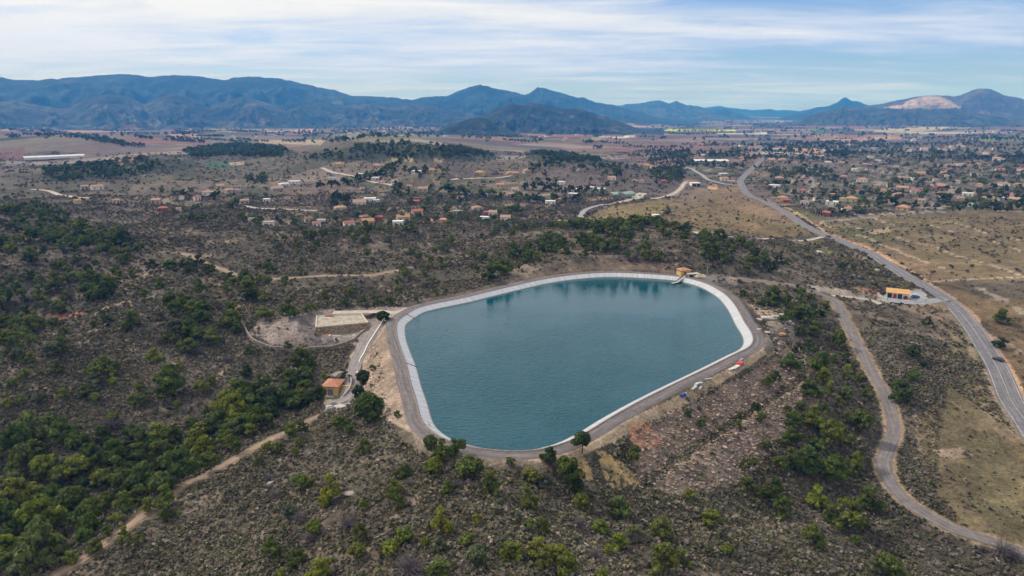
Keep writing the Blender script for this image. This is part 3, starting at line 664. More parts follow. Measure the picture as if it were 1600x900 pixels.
bm = bmesh.new(); vs = [bm.verts.new((*p, 0.02)) for p in wp]; bm.faces.new(vs); bm.normal_update()
if bm.faces[:][0].normal.z < 0: bmesh.ops.reverse_faces(bm, faces=bm.faces[:])
bmesh.ops.triangulate(bm, faces=bm.faces[:])
me = bpy.data.meshes.new('water'); bm.to_mesh(me); bm.free()
struct(obj('water', me, m))
MAT_RING = road_mat('perimeter_gravel', (.112,.096,.096), (.2,.2,.2), (.185,.158,.150))
struct(obj('perimeter_road', ring_mesh('perimeter_road', [(.56, RIMZ+.02), (1.6, RIMZ+.05), (2.8, RIMZ+.06), (4.1, RIMZ+.03), (4.5, RIMZ-.25)], MAT_RING), MAT_RING))
# low outlet pier: see things

# ------------------------------------------------------------------ mountains
def sight(u, v):
    x, y, z = ray(u, v); return np.arctan2(x, y), z/np.hypot(x, y)
MAT_MTN = mat_attr('mountain_wood', 'col', .95, ((.004, .55, 1.45), (.014, .5, 1.5), (.05, .55, 1.45)), 1.0, .02)
def mountain(name, sil, rb, rc, zb, seed, cols, spur=700, rocky=.3, quarry=None, amp=1.4, extra=.05, pw=.8, nu=420, nt_=80):
    sil = sorted(sil); vb = 168+(CAMZ-zb)/rc*FPX*1.05
    if sil[0][0] > 0: sil = [(sil[0][0]-45, vb+1), (sil[0][0]-18, .5*vb+.5*sil[0][1]+1)]+sil
    if sil[-1][0] < 1600: sil = sil+[(sil[-1][0]+18, .5*vb+.5*sil[-1][1]+1), (sil[-1][0]+45, vb+1)]
    sil = np.array(sil, float); az, sl = sight(sil[:, 0], sil[:, 1])
    o = np.argsort(az); az, sl = az[o], sl[o]
    a = np.linspace(az[0]-extra*.3, az[-1]+extra*.3, nu)
    s = np.interp(a, az, sl)
    s = s+fbm(a*900, a*0, 6, 4, seed)*.0011
    t = np.r_[np.linspace(0, 1, nt_), np.linspace(1.05, 1.9, 12)]
    A, T = np.meshgrid(a, t, indexing='ij')
    wob = 1+fbm(A*rc, A*0+seed, spur*2.2, 3, seed+3)*.14*(1-np.abs(2*np.clip(T, 0, 1)-1))
    R = (rb+(rc-rb)*T)*wob**0
    zc = CAMZ+s*rc; ZC = zc[:, None]
    x = A*rc
    rg = 1-np.abs(fbm(x+T*spur*.5*np.sin(seed), T*spur*1.2, spur*.8, 4, seed+7))*2.2
    rg2 = 1-np.abs(fbm(x, T*spur*2, spur*.22, 3, seed+9))*2.2
    rgd = np.clip(.66*rg+.34*rg2, 0, 1)
    Tc = np.clip(T, 0, 1)
    g = Tc**(pw+1.35*amp*(1-rgd)*(1-Tc**3))
    back = np.clip(1-(T-1)/.9, 0, 1)**1.3
    Zm = zb+np.maximum(ZC-zb, 0)*np.where(T <= 1, g, back)
    lim = CAMZ+s[:, None]*R*np.where(T < 1, .985, 1)-(T < .985)*2.0
    Zm = np.where((T < 1) & (s[:, None] > 0), np.minimum(Zm, np.maximum(lim, zb)), Zm)
    edge = np.minimum(1, np.minimum(np.arange(nu), np.arange(nu)[::-1])/10.0)[:, None]
    Zm = zb+(Zm-zb)*edge**.8
    X = R*np.sin(A); Y = R*np.cos(A)
    q = fbm(X, Y, spur*.6, 4, seed+20)
    c0, c1, c2 = [np.array(c) for c in cols]
    w = sstep(-.2, .45, q+.35*(rgd-.6))[..., None]
    cc = c0*(1-w)+c1*w
    w = (sstep(.15, .5, fbm(X, Y, spur*.2, 4, seed+30)+.25*(.5-Tc))*rocky)[..., None]; cc = cc*(1-w)+c2*w
    cult = ((vnoise(X/170, Y/110, seed+50) > .56) & (Tc < .16*vnoise(A*60, A*0, seed+51)+.03))[..., None]
    cc = np.where(cult, np.array((.17,.115,.09))*(.7+.6*vnoise(X/140, Y/80, seed+52))[..., None], cc)
    U, V, D = project(X.ravel(), Y.ravel(), Zm.ravel())
    cc = cc.reshape(-1, 3)
    if quarry:
        for poly, rgb in quarry:
            mm = pip(poly, U+fbm(X.ravel(), Y.ravel(), 120, 3, 3)*5, V+fbm(X.ravel(), Y.ravel(), 90, 3, 4)*2) & (T.ravel() <= 1)
            cc[mm] = np.array(rgb)*(1+.35*fbm(X.ravel()[mm], Zm.ravel()[mm]*6, 90, 3, 8))[:, None]
    nT = len(t); ii = np.arange(nu*nT).reshape(nu, nT)
    f = np.stack([ii[:-1, :-1], ii[:-1, 1:], ii[1:, 1:], ii[1:, :-1]], -1).reshape(-1, 4)
    o = obj(name, np_mesh(name, np.c_[X.ravel(), Y.ravel(), Zm.ravel()], f, cc, smooth=True), MAT_MTN)
    return struct(o)
WOOD_HAZED = ((.009,.023,.024), (.021,.038,.036), (.10,.09,.085))  # wood colours with blue of distance haze mixed into the albedo
HEATH_HAZED = ((.018,.030,.028), (.044,.049,.046), (.125,.11,.10))  # heath colours, likewise shifted to blue to deepen the haze
mountain('mountain_range', [(-420,165),(-300,140),(-180,124),(-60,118),(0,121),(40,126),(90,123),(130,120),(188,115),(215,117),(240,121),(268,117),(310,119),(350,125),(370,121),(400,120),(440,123),(470,130),(500,137),(525,141),(550,150),(575,150),(610,152),(643,156),(680,165),(720,178)], 4700, 7200, -40, 3, WOOD_HAZED, 800, .22, amp=1.9)
mountain('foothill', [(-40,160),(20,158),(60,164),(100,170),(130,158),(150,150),(178,147),(200,151),(225,163),(250,152),(270,146),(300,153),(330,166),(350,158),(385,150),(420,162),(450,175),(480,190)], 4500, 5600, -42, 13, HEATH_HAZED, 420, .45, amp=1.6)
mountain('foothill', [(420,180),(460,168),(500,160),(540,165),(580,163),(610,168),(650,163),(700,170),(740,178)], 4500, 5700, -44, 17, HEATH_HAZED, 420, .3, amp=1.6)
mountain('mountain', [(600,172),(643,157),(660,152),(700,149),(725,139),(750,132),(775,138),(800,143),(820,148),(835,160),(850,175)], 5200, 7000, -45, 23, WOOD_HAZED, 600, .15)
mountain('mountain', [(770,175),(800,160),(820,149),(828,146),(840,136),(848,137),(862,141),(880,146),(900,152),(915,153),(930,160),(960,164),(1000,176),(1030,184)], 5600, 7600, -50, 29, WOOD_HAZED, 600, .2)
mountain('mountain', [(940,176),(960,166),(980,163),(1000,162),(1018,158),(1030,157),(1045,161),(1058,158),(1075,165),(1090,165),(1105,171),(1125,177)], 8000, 9800, -60, 31, HEATH_HAZED, 700, .3)
mountain('wooded_hill', [(655,222),(680,208),(700,197),(725,188),(745,183),(760,186),(780,196),(800,205)], 2650, 2950, -34, 37, HEATH_HAZED, 200, .35)
mountain('wooded_hill', [(700,205),(740,186),(760,178),(775,168),(800,161),(815,163),(832,161),(850,163),(870,168),(885,170),(905,170),(920,175),(940,181),(960,187),(975,192)], 3100, 3800, -38, 41, HEATH_HAZED, 260, .4)
mountain('distant_ridge', [(1080,172),(1105,168),(1122,166),(1150,169),(1180,172),(1200,171),(1240,173),(1280,172)], 11500, 12400, -62, 43, WOOD_HAZED, 900, .1, nu=160, nt_=20)
mountain('low_hill', [(1110,175),(1120,170.5),(1135,172),(1145,174)], 9000, 9500, -62, 45, HEATH_HAZED, 400, .2, nu=120, nt_=24)
mountain('mountain', [(1255,174),(1275,168),(1290,166),(1300,164),(1308,160),(1315,154),(1322,152),(1328,156),(1333,158),(1345,159),(1355,164),(1380,170)], 8600, 9800, -60, 47, WOOD_HAZED, 500, .15, nu=240)
mountain('mountain', [(1330,170),(1355,165),(1380,162),(1400,157),(1430,151),(1445,149),(1465,150),(1478,149),(1490,151),(1500,149),(1510,145),(1522,140),(1530,138),(1546,139),(1558,144),(1570,149),(1600,155),(1640,158),(1700,164),(1780,160),(1860,170)], 6200, 8000, -52, 53, ((.045,.042,.036), (.075,.062,.052), (.16,.12,.10)), 600, .25,
         quarry=[([(1380,169),(1410,163),(1425,155),(1447,149.5),(1470,151),(1483,156),(1490,163),(1502,168),(1470,170)], (.27,.205,.17))])
mountain('wooded_hill', [(1240,190),(1255,184),(1275,177),(1300,171),(1318,167),(1340,168),(1370,170),(1400,170),(1440,170),(1480,170),(1505,172),(1530,177),(1560,182)], 5500, 6100, -46, 59, ((.032,.040,.028), (.05,.052,.036), (.12,.10,.08)), 260, .2)

CLX, CLY = 12.5, 0.6
# ------------------------------------------------------------------ sky: daylight sky with thin streaked cloud
W = bpy.data.worlds.new('World'); S.world = W; W.use_nodes = True
nt = W.node_tree; nt.nodes.clear()
out = nt.nodes.new('ShaderNodeOutputWorld'); bg = nt.nodes.new('ShaderNodeBackground'); bg2 = nt.nodes.new('ShaderNodeBackground'); mix = nt.nodes.new('ShaderNodeMixShader')
sky = nt.nodes.new('ShaderNodeTexSky'); sky.sky_type = 'NISHITA'; sky.sun_disc = False; sky.sun_elevation = SUN_EL; sky.sun_rotation = SUN_AZ
sky.altitude = 500; sky.air_density = 1.0; sky.dust_density = .6; sky.ozone_density = 2.0
bg.inputs[1].default_value = .11
tc = nt.nodes.new('ShaderNodeTexCoord'); sp = nt.nodes.new('ShaderNodeSeparateXYZ'); lk(nt, tc.outputs['Generated'], sp.inputs[0])
def mth(op, a, b=None, c=None):
    n = nt.nodes.new('ShaderNodeMath'); n.operation = op
    for i, q in enumerate((a, b, c)):
        if q is None: continue
        if isinstance(q, (int, float)): n.inputs[i].default_value = q
        else: lk(nt, q, n.inputs[i])
    return n.outputs[0]
zz = mth('MAXIMUM', sp.outputs[2], 0.0); den = mth('ADD', zz, .07)
cx = mth('DIVIDE', sp.outputs[0], den); cy = mth('DIVIDE', sp.outputs[1], den)
cv = nt.nodes.new('ShaderNodeCombineXYZ'); lk(nt, cx, cv.inputs[0]); lk(nt, cy, cv.inputs[1])
mp = nt.nodes.new('ShaderNodeMapping'); mp.inputs['Rotation'].default_value = (0, 0, -.22); mp.inputs['Scale'].default_value = (.20, .42, 1); mp.inputs['Location'].default_value = (CLX, CLY, 0); lk(nt, cv.outputs[0], mp.inputs[0])
na = noise_node(nt, 1.0, 3, mp.outputs[0], .5); nb_ = noise_node(nt, 3.2, 8, mp.outputs[0], .62)
nb_.inputs['Distortion'].default_value = .4
f = mth('ADD', mth('MULTIPLY', na.outputs['Fac'], .65), mth('MULTIPLY', nb_.outputs['Fac'], .48))
f = mth('ADD', f, mth('MULTIPLY', sp.outputs[0], -.13))
hi = nt.nodes.new('ShaderNodeMapRange'); hi.interpolation_type = 'SMOOTHSTEP'; hi.inputs[1].default_value = .16; hi.inputs[2].default_value = .5; lk(nt, sp.outputs[2], hi.inputs[0])
f = mth('ADD', f, mth('MULTIPLY', hi.outputs[0], .35))
mr = nt.nodes.new('ShaderNodeMapRange'); mr.interpolation_type = 'SMOOTHSTEP'; mr.inputs[1].default_value = .36; mr.inputs[2].default_value = .62; mr.inputs[3].default_value = .12; mr.inputs[4].default_value = .96; lk(nt, f, mr.inputs[0])
lk(nt, mr.outputs[0], mix.inputs[0])
# cloud brightness: thin cloud is blue-grey, thick cloud white
rp = nt.nodes.new('ShaderNodeValToRGB'); el = rp.color_ramp.elements
el[0].position = .3; el[0].color = (.40,.54,.84, 1); el[1].position = .66; el[1].color = (.90,.92,.97, 1)
f2 = mth('ADD', mth('MULTIPLY', nb_.outputs['Fac'], .6), mth('MULTIPLY', na.outputs['Fac'], .45)); f2 = mth('ADD', f2, mth('MULTIPLY', sp.outputs[0], -.22)); f2 = mth('ADD', f2, mth('MULTIPLY', hi.outputs[0], .3))
lk(nt, f2, rp.inputs[0])
low = nt.nodes.new('ShaderNodeMapRange'); low.inputs[1].default_value = 0; low.inputs[2].default_value = .12; lk(nt, sp.outputs[2], low.inputs[0])
hc_ = nt.nodes.new('ShaderNodeMix'); hc_.data_type = 'RGBA'; hc_.inputs[6].default_value = (.60,.75,1.2, 1); hc_.inputs[7].default_value = (1,1,1,1); lk(nt, low.outputs[0], hc_.inputs[0])
def tinted(o, to):
    v = nt.nodes.new('ShaderNodeVectorMath'); v.operation = 'MULTIPLY'; lk(nt, o, v.inputs[0]); lk(nt, hc_.outputs[2], v.inputs[1]); lk(nt, v.outputs[0], to)
tinted(rp.outputs[0], bg2.inputs[0]); sv = nt.nodes.new('ShaderNodeVectorMath'); sv.operation = 'MULTIPLY'; lk(nt, sky.outputs[0], sv.inputs[0]); sv.inputs[1].default_value = (.60,.78,1.17); lk(nt, sv.outputs[0], bg.inputs[0]); bg2.inputs[1].default_value = .95
lk(nt, bg.outputs[0], mix.inputs[1]); lk(nt, bg2.outputs[0], mix.inputs[2]); lk(nt, mix.outputs[0], out.inputs[0])

# ------------------------------------------------------------------ haze: one box of thin even air over the whole land
bm = bmesh.new(); bmesh.ops.create_cube(bm, size=1)
zmin = float(GZ.min())-1.5; zmax = 470.0
me = bpy.data.meshes.new('haze'); bm.to_mesh(me); bm.free()
m = bpy.data.materials.new('haze'); m.use_nodes = True; nt = m.node_tree; nt.nodes.clear()
out = nt.nodes.new('ShaderNodeOutputMaterial'); pv = nt.nodes.new('ShaderNodeVolumePrincipled')
pv.inputs['Color'].default_value = (.06,.33,1.0, 1); pv.inputs['Absorption Color'].default_value = (1, 1, 1, 1); pv.inputs['Density'].default_value = 1.18e-4; pv.inputs['Anisotropy'].default_value = .0
lk(nt, pv.outputs[0], out.inputs['Volume'])
hz = obj('haze', me, m); hz['kind'] = 'stuff'; hz['label'] = 'thin blue haze over the whole valley'
hz.location = (0, 0, (zmin+zmax)/2); hz.scale = (28600, 28600, zmax-zmin)
# ------------------------------------------------------------------ vegetation prototypes
def rand_dirs(rng, n):
    d = rng.normal(size=(n, 3)); return d/np.linalg.norm(d, axis=1)[:, None]
def leaf_quads(rng, cen, size, nrm, flat=.5):
    """n small bent quads at centres cen, facing roughly nrm"""
    n = len(cen); d = nrm+rng.normal(size=(n, 3))*flat; d /= np.linalg.norm(d, axis=1)[:, None]
    a = np.cross(d, rand_dirs(rng, n)); a /= np.linalg.norm(a, axis=1)[:, None]+1e-9; b = np.cross(d, a)
    s = np.asarray(size).reshape(-1, 1)*np.ones((n, 1)); s2 = s*rng.uniform(.6, 1.0, (n, 1))
    q = np.stack([cen-a*s-b*s2*.7, cen+a*s*.8-b*s2, cen+a*s+b*s2*.8, cen-a*s*.7+b*s2], 1)
    return q                                            # n,4,3
def crown_quads(seed, nclump, per, leaf, shape='pine'):
    """a unit crown: 1 wide, base of the foliage near z=.25, top near z=1.05"""
    rng = np.random.default_rng(seed); Q = []; T = []
    lean = rng.normal(size=2)*.06
    nl = int(rng.integers(6, 10)); lob = [(0, 0, .86)]
    for q in range(nl):
        a_ = q*2.4+rng.uniform(-.5, .5); rr_ = rng.uniform(.16, .40); lob.append((math.cos(a_)*rr_, math.sin(a_)*rr_, rng.uniform(.28, .80)-(rr_-.2)*.5))
    for i in range(nclump):
        d = rand_dirs(rng, 1)[0]
        if shape == 'pine' and seed % 4 != 0:
            L_ = lob[i % len(lob)]; c = np.array([L_[0], L_[1], L_[2]])+rng.normal(size=3)*np.array([.080, .080, .050]); r = rng.uniform(.11, .185)
        elif shape == 'pine':
            d[2] = abs(d[2])*1.05-.3 if rng.random() < .7 else d[2]
            rad = rng.uniform(.22, .38); c = np.array([d[0]*rad, d[1]*rad, .50+d[2]*rng.uniform(.30, .44)])
            r = rng.uniform(.11, .20)
        elif shape == 'bush':
            d[2] = abs(d[2]); rad = rng.uniform(.15, .38); c = np.array([d[0]*rad, d[1]*rad, .22+d[2]*.38]); r = rng.uniform(.13, .22)
        elif shape == 'column':
            z = rng.uniform(.08, 1); c = np.array([d[0]*.07, d[1]*.07, z]); r = .07*(1.25-z*.9)
        elif shape == 'round':
            rad = rng.uniform(.25, .36); c = np.array([d[0]*rad, d[1]*rad, .52+d[2]*.36]); r = rng.uniform(.13, .2)
        c[:2] += lean*c[2]
        n = rand_dirs(rng, per); n[:, 2] += .35; n /= np.linalg.norm(n, axis=1)[:, None]
        cen = c+n*r*rng.uniform(.55, 1.05, (per, 1))*np.array([1, 1, .72])
        Q.append(leaf_quads(rng, cen, leaf*rng.uniform(.7, 1.3, per), n, .38))
        t = rng.uniform(.78, 1.22); hue = rng.uniform(-.05, .05)
        T.append(np.repeat(np.array([[t*(1+hue), t, t*(1-hue)]])*rng.uniform(.85, 1.15, (per, 1)), 4, 0).reshape(-1, 3))
    return np.concatenate(Q), np.concatenate(T)
def quads_mesh(name, Q, T=None, attr='tint'):
    n = len(Q); me = np_mesh(name, Q.reshape(-1, 3), np.arange(n*4).reshape(n, 4), T, attr)
    return me
def tube_verts(rng_pts, radii, sides=6):
    V = []; F = []; p = np.array(rng_pts, float)
    for i in range(len(p)):
        d = p[min(i+1, len(p)-1)]-p[max(i-1, 0)]; d /= np.linalg.norm(d)+1e-9
        u = np.cross(d, [.3, .9, .1]); u /= np.linalg.norm(u); w = np.cross(d, u)
        for k in range(sides):
            a = 2*pi*k/sides; V.append(p[i]+(u*math.cos(a)+w*math.sin(a))*radii[i])
    for i in range(len(p)-1):
        for k in range(sides): F.append([i*sides+k, i*sides+(k+1) % sides, (i+1)*sides+(k+1) % sides, (i+1)*sides+k])
    return np.array(V), np.array(F)
def join(parts):
    V = []; F = []; n = 0
    for v, f in parts: V.append(v); F.append(np.asarray(f)+n); n += len(v)
    return np.concatenate(V), np.concatenate(F)
def trunk_mesh(seed, h=.75):
    r = random.Random(seed); lean = (r.uniform(-.06, .06), r.uniform(-.06, .06)); P_ = [tube_verts([(0,0,-.08),(lean[0]*.5,lean[1]*.5,h*.5),(lean[0],lean[1],h)], [.035,.026,.012])]
    for k in range(6):
        a = r.uniform(0, 2*pi); z = h*r.uniform(.35, .8); e = r.uniform(.18, .34)
        P_.append(tube_verts([(lean[0]*z, lean[1]*z, z), (math.cos(a)*e*.6, math.sin(a)*e*.6, z+.1), (math.cos(a)*e, math.sin(a)*e, z+.17)], [.014,.009,.004], 4))
    v, f = join(P_); return np_mesh('trunk', v, f)
MAT_PINE = mat_attr('pine_needles', objcol=True, rough=.8, fine=((.35,.85,1.15),), transl=.32)
MAT_BARK = mat('bark', (.10,.075,.058), .95, 8, .3)
MAT_TWIG = mat_attr('bare_twigs', objcol=True, rough=.95, fine=((.8,.8,1.2),))
PINES = [quads_mesh('pine_crown', *crown_quads(100+i, 42, 54, .045)) for i in range(8)]
PTRUNK = [trunk_mesh(i) for i in range(4)]
BUSHES = [quads_mesh('bush_foliage', *crown_quads(200+i, 12, 60, .050, 'bush')) for i in range(4)]
ROUNDS = [quads_mesh('round_crown', *crown_quads(300+i, 16, 44, .055, 'round')) for i in range(4)]
COLUMN = [quads_mesh('cypress_crown', *crown_quads(400+i, 26, 26, .022, 'column')) for i in range(2)]
def twig_mesh(seed):
    rng = np.random.default_rng(seed); r = random.Random(seed); parts = []
    for i in range(150):
        d = rand_dirs(rng, 1)[0]; d[2] = abs(d[2])*.9+.15; L = r.uniform(.3, .62)
        o = np.array([r.uniform(-.07, .07), r.uniform(-.07, .07), r.uniform(.1, .3)])
        m_ = o+d*L*.6+rng.normal(size=3)*.05; e = o+d*L+rng.normal(size=3)*.1
        parts.append(tube_verts([o, m_, e], [.010, .007, .003], 3))
    v, f = join(parts); return np_mesh('twig_crown', v, f, np.ones((len(v), 3)), 'tint')
TWIGS = [twig_mesh(i) for i in range(3)]
for grp, m_ in ((PINES, MAT_PINE), (BUSHES, MAT_PINE), (ROUNDS, MAT_PINE), (COLUMN, MAT_PINE), (TWIGS, MAT_TWIG), (PTRUNK, MAT_BARK)):
    for me in grp: me.materials.append(m_)

TONES = {'dark green': (.056,.074,.022), 'deep green': (.094,.120,.026), 'olive green': (.132,.150,.034), 'yellow-green': (.178,.192,.030), 'grey-green': (.118,.128,.070)}
# ------------------------------------------------------------------ where trees stand
# (picture position of the crown's middle, its width in the picture, tone)  d deep, k dark, o olive, y yellow-green, g grey-green
TREES = """517 770 38 y|490 825 28 y|502 889 38 y|425 860 34 o|460 880 22 o|567 789 18 o|565 835 26 o|560 858 32 o|617 760 26 d|620 780 28 o|614 858 30 y|632 832 32 o|689 816 36 y|745 812 18 y|732 845 26 o|745 862 40 g|665 847 20 y|687 850 24 g|785 848 28 g|767 760 32 o|732 729 44 d|757 700 32 d|740 694 26 d|697 690 30 d|676 727 34 y|694 716 24 d|567 697 26 o|419 697 22 o|435 700 20 o|467 691 18 o|462 707 18 o|405 721 18 d|687 890 40 o|797 862 30 y|797 722 16 d|637 732 12 g|450 800 24 g|440 896 18 y|856 712 27 k|882 735 48 d|832 742 32 o|852 752 24 g|900 757 26 k|905 690 33 k|989 712 22 d|825 780 34 o|907 785 32 o|967 787 36 o|847 822 24 o|826 820 20 o|810 808 20 g|937 822 24 y|1031 826 34 o|991 835 24 o|965 847 28 y|950 858 18 y|805 858 26 y|847 872 28 o|872 862 34 y|885 887 40 o|1032 877 44 o|1065 872 26 o|940 896 24 y|1135 857 24 o|1110 860 16 g|1125 832 20 g|1165 755 26 d|1165 727 20 d|1177 722 14 d|1185 790 16 g|1197 772 26 d|1197 697 20 d|900 842 14 g|912 805 12 y
1097 662 16 d|1074 646 16 k|1154 650 14 d|1152 663 14 d|1180 635 18 k|1190 652 16 o|1125 670 10 o|1160 459 14 k|1190 475 14 k|1194 504 10 d|1197 594 16 d|1254 492 28 d|1226 495 22 d|1210 467 28 d|1272 517 22 d|1285 489 16 g|1235 570 28 d|1279 570 30 d|1287 590 26 o|1324 585 20 o|1310 535 26 d|1319 557 18 d|1261 610 28 d|1282 612 24 o|1210 590 20 d|1351 615 16 o|1340 590 16 o|1239 660 28 d|1270 645 28 o|1282 665 24 y|1310 627 18 o|1346 660 36 d|1405 615 30 d|1310 665 16 g|1430 551 24 k|1442 570 12 k|1447 502 16 k|1566 496 24 o|1562 535 22 k|1235 720 46 d|1265 722 46 d|1300 734 44 d|1282 701 22 o|1237 685 26 d|1297 682 44 o|1360 782 36 d|1322 810 44 o|1297 805 26 o|1347 817 20 d|1335 842 20 d|1222 792 36 d|1207 762 26 d|1270 842 34 o|1385 882 42 d|1362 887 26 g|1410 895 18 y|1332 735 18 o|1425 586 22 d|1250 520 20 d|1262 540 22 d|1245 545 18 k|1300 560 16 d|1330 570 14 d|1295 610 18 o|1250 635 18 d|1230 640 16 d|1222 690 20 d|1212 720 18 d|1328 690 20 o|1318 650 16 o|1290 640 18 d|1270 690 20 d
600 495 22 k|452 485 28 d|415 491 24 o|415 462 20 o|451 539 14 d|567 590 26 k|582 575 12 d|560 617 24 k|575 642 50 d|540 585 17 k|497 617 28 k|620 647 14 d|472 610 32 d|452 592 36 d|472 567 34 d|475 586 30 d|436 580 16 d|407 600 24 d|422 612 34 d|447 620 36 d|467 627 34 d|410 657 42 d|530 657 28 o|472 665 20 d|455 672 22 o|547 670 20 d|507 588 12 y|590 469 16 d|610 469 18 d|567 469 14 d|540 472 16 d|547 457 20 o|507 460 16 o|492 480 12 o|480 482 14 o|650 469 10 d|681 456 10 d
95 540 24 d|90 572 24 d|162 569 26 d|155 584 28 o|175 582 18 o|177 597 18 y|182 572 16 d|132 612 24 d|150 622 20 o|102 617 20 o|267 600 48 d|258 614 30 d|265 579 18 d|332 595 20 o|317 605 24 o|220 615 26 o|222 627 22 o|277 632 16 o|377 612 46 d|385 580 22 k|389 547 16 d|370 514 18 d|350 502 18 d|350 630 36 y|367 642 40 y|85 654 26 d|107 668 26 d|157 487 12 d|167 499 16 k|146 506 14 d|204 501 24 d|200 512 18 k|227 460 18 d|295 540 26 o|60 700 36 d|38 715 40 o|95 745 32 o|25 755 30 g|105 780 28 d|145 795 30 y|185 770 36 o|205 752 40 d|165 785 28 o|235 790 22 y|262 775 30 o|265 800 26 o|60 865 34 o|85 850 40 o|40 880 40 g|110 870 22 y|20 840 28 d|10 880 30 o|135 835 30 d|150 850 24 o|250 720 46 d|280 735 50 d|325 705 40 y|310 690 34 y|350 690 30 d|330 722 30 o|370 700 20 d|12 800 40 d|40 820 36 d|70 810 34 o|65 775 34 o|120 815 28 o|185 730 40 d|150 725 30 o|195 700 30 g|218 690 34 d|240 695 30 d|110 730 28 o|130 750 26 d|290 712 34 d|380 660 30 d|395 640 34 d|345 662 34 d|365 672 30 o|395 672 22 y|320 668 30 o|300 660 22 d|325 645 20 k|385 620 30 d|20 545 24 d|45 560 20 o|10 530 26 d|30 510 26 d|60 505 24 d|85 505 20 d|100 518 18 d|40 585 18 o|20 600 18 d|35 625 20 o|12 630 16 y|10 690 22 d|180 812 22 y|195 835 24 y|215 845 20 o|168 830 20 d"""
TK = dict(d='deep green', k='dark green', o='olive green', y='yellow-green', g='grey-green')
spots = []      # x, y, z, width, tone, explicit
def add_spots(u, v, wpx, tone):
    u, v, wpx = map(np.asarray, (u, v, wpx))
    p = at(u, v+wpx*.42)
    zc = p[:, 1]*CT-(p[:, 2]-CAMZ)*ST
    sd_ = rim_sd(p[:, 0], p[:, 1])
    for i in np.nonzero(sd_ < 5.6)[0]:
        k = RIMI[i]; p[i, :2] = RIM[k]+RIM_N[k]*6.0; p[i, 2] = Hq(p[i, 0], p[i, 1])
    for i in range(len(u)): spots.append((p[i, 0], p[i, 1], p[i, 2], float(wpx[i]*zc[i]/FPX), tone[i], 1))
_e = [t.split() for t in TREES.replace('\n', '|').split('|')]
add_spots([float(t[0]) for t in _e], [float(t[1]) for t in _e], [float(t[2]) for t in _e], [TK[t[3]] for t in _e])
# free area weights per cell of the ground sheet, for scattering
_da = np.gradient(AZ); _dr = np.gradient(RR); AREA = (GR*_da[:, None]*_dr[None, :]).ravel()
FREE = (SD > 7.5) & (ROADD > 1.2) & (np.abs(GA.ravel()) < .83) & (GY > 30)
YP = [np.array(p) for p, z in YARDS]
for p in YP: FREE &= ~pip(p, GU, GV)
CELL_R = np.tile(_dr, NA); CELL_A = np.repeat(_da, NR)
def scatter(poly, per_m2, seed, dmax=1e9, dens=None, maxn=200000):
    rng = np.random.default_rng(seed); poly = np.array(poly, float)
    m = FREE & (DIST < dmax) & (GU > poly[:, 0].min()) & (GU < poly[:, 0].max()) & (GV > poly[:, 1].min()) & (GV < poly[:, 1].max())
    idx = np.nonzero(m)[0]; idx = idx[pip(poly, GU[idx], GV[idx])]
    w = AREA[idx]*per_m2
    if dens is not None: w = w*dens(idx)
    n = rng.poisson(np.minimum(w, 50)); k = np.repeat(idx, n)
    if len(k) > maxn: k = rng.choice(k, maxn, replace=False)
    r = DIST[k]+(rng.random(len(k))-.5)*CELL_R[k]; a = GA.ravel()[k]+(rng.random(len(k))-.5)*CELL_A[k]
    x, y = r*np.sin(a), r*np.cos(a)
    return np.c_[x, y, Hq(x, y)]
def clumpy(sc, lo_, hi_, seed):
    return lambda i: sstep(lo_, hi_, fbm(GX[i], GY[i], sc, 3, seed))
def scatter_trees(poly, per, seed, wr, tones, dens=None, minsep=.0):
    p = scatter(poly, per, seed, dens=dens); rng = np.random.default_rng(seed+1)
    w = rng.uniform(wr[0], wr[1], len(p))*rng.uniform(.8, 1.15, len(p)); tn = rng.choice(tones, len(p))
    for i in range(len(p)): spots.append((*p[i], float(w[i]), str(tn[i]), 0))
DK, DG, OG, YG, GG = 'dark green', 'deep green', 'olive green', 'yellow-green', 'grey-green'
scatter_trees([(-90,720),(60,690),(200,690),(330,650),(390,630),(470,590),(490,640),(400,685),(300,745),(230,800),(130,855),(80,899),(-90,899)], .032, 1, (5.8,9.5), [DG,DG,OG,YG,DK])
scatter_trees([(225,485),(300,465),(365,480),(385,520),(345,560),(280,550),(230,520)], .022, 2, (4.5,7.5), [DG,OG,GG,DG])
scatter_trees([(-90,445),(130,425),(190,440),(170,470),(60,500),(60,540),(-90,560)], .018, 3, (5,8), [DG,DK,OG])
scatter_trees([(-90,340),(60,320),(150,350),(260,400),(330,420),(400,440),(420,480),(300,470),(180,450),(-90,440)], .013, 4, (4.5,8), [DG,DK,OG,DG], clumpy(60,-.2,.3,5))
scatter_trees([(-90,335),(130,345),(150,375),(-90,400)], .011, 5, (5,8), [DG,DK,OG], clumpy(50,-.2,.3,6))
scatter_trees([(280,345),(400,340),(480,355),(560,360),(480,372),(330,365)], .009, 6, (5,8), [DG,DK,DG], clumpy(40,-.1,.3,7))
scatter_trees([(400,365),(560,350),(760,352),(860,352),(850,410),(760,440),(640,460),(430,470),(400,440)], .0048, 7, (4,7), [DG,OG,DG,GG], clumpy(40,-.3,.3,8))
scatter_trees([(860,356),(920,350),(1030,352),(1090,368),(1160,385),(1215,415),(1200,435),(1090,420),(1000,415),(870,420),(760,440),(770,415)], .024, 8, (4.5,7.5), [DG,DK,OG,DG], clumpy(45,-.45,.2,9))
scatter_trees([(1090,372),(1160,385),(1225,418),(1200,432),(1100,415)], .018, 9, (4.5,7), [DG,DK,DG])
scatter_trees([(1165,445),(1260,455),(1310,490),(1330,560),(1290,560),(1235,500),(1190,470)], .009, 10, (4,6.5), [DG,DK,DG,OG])
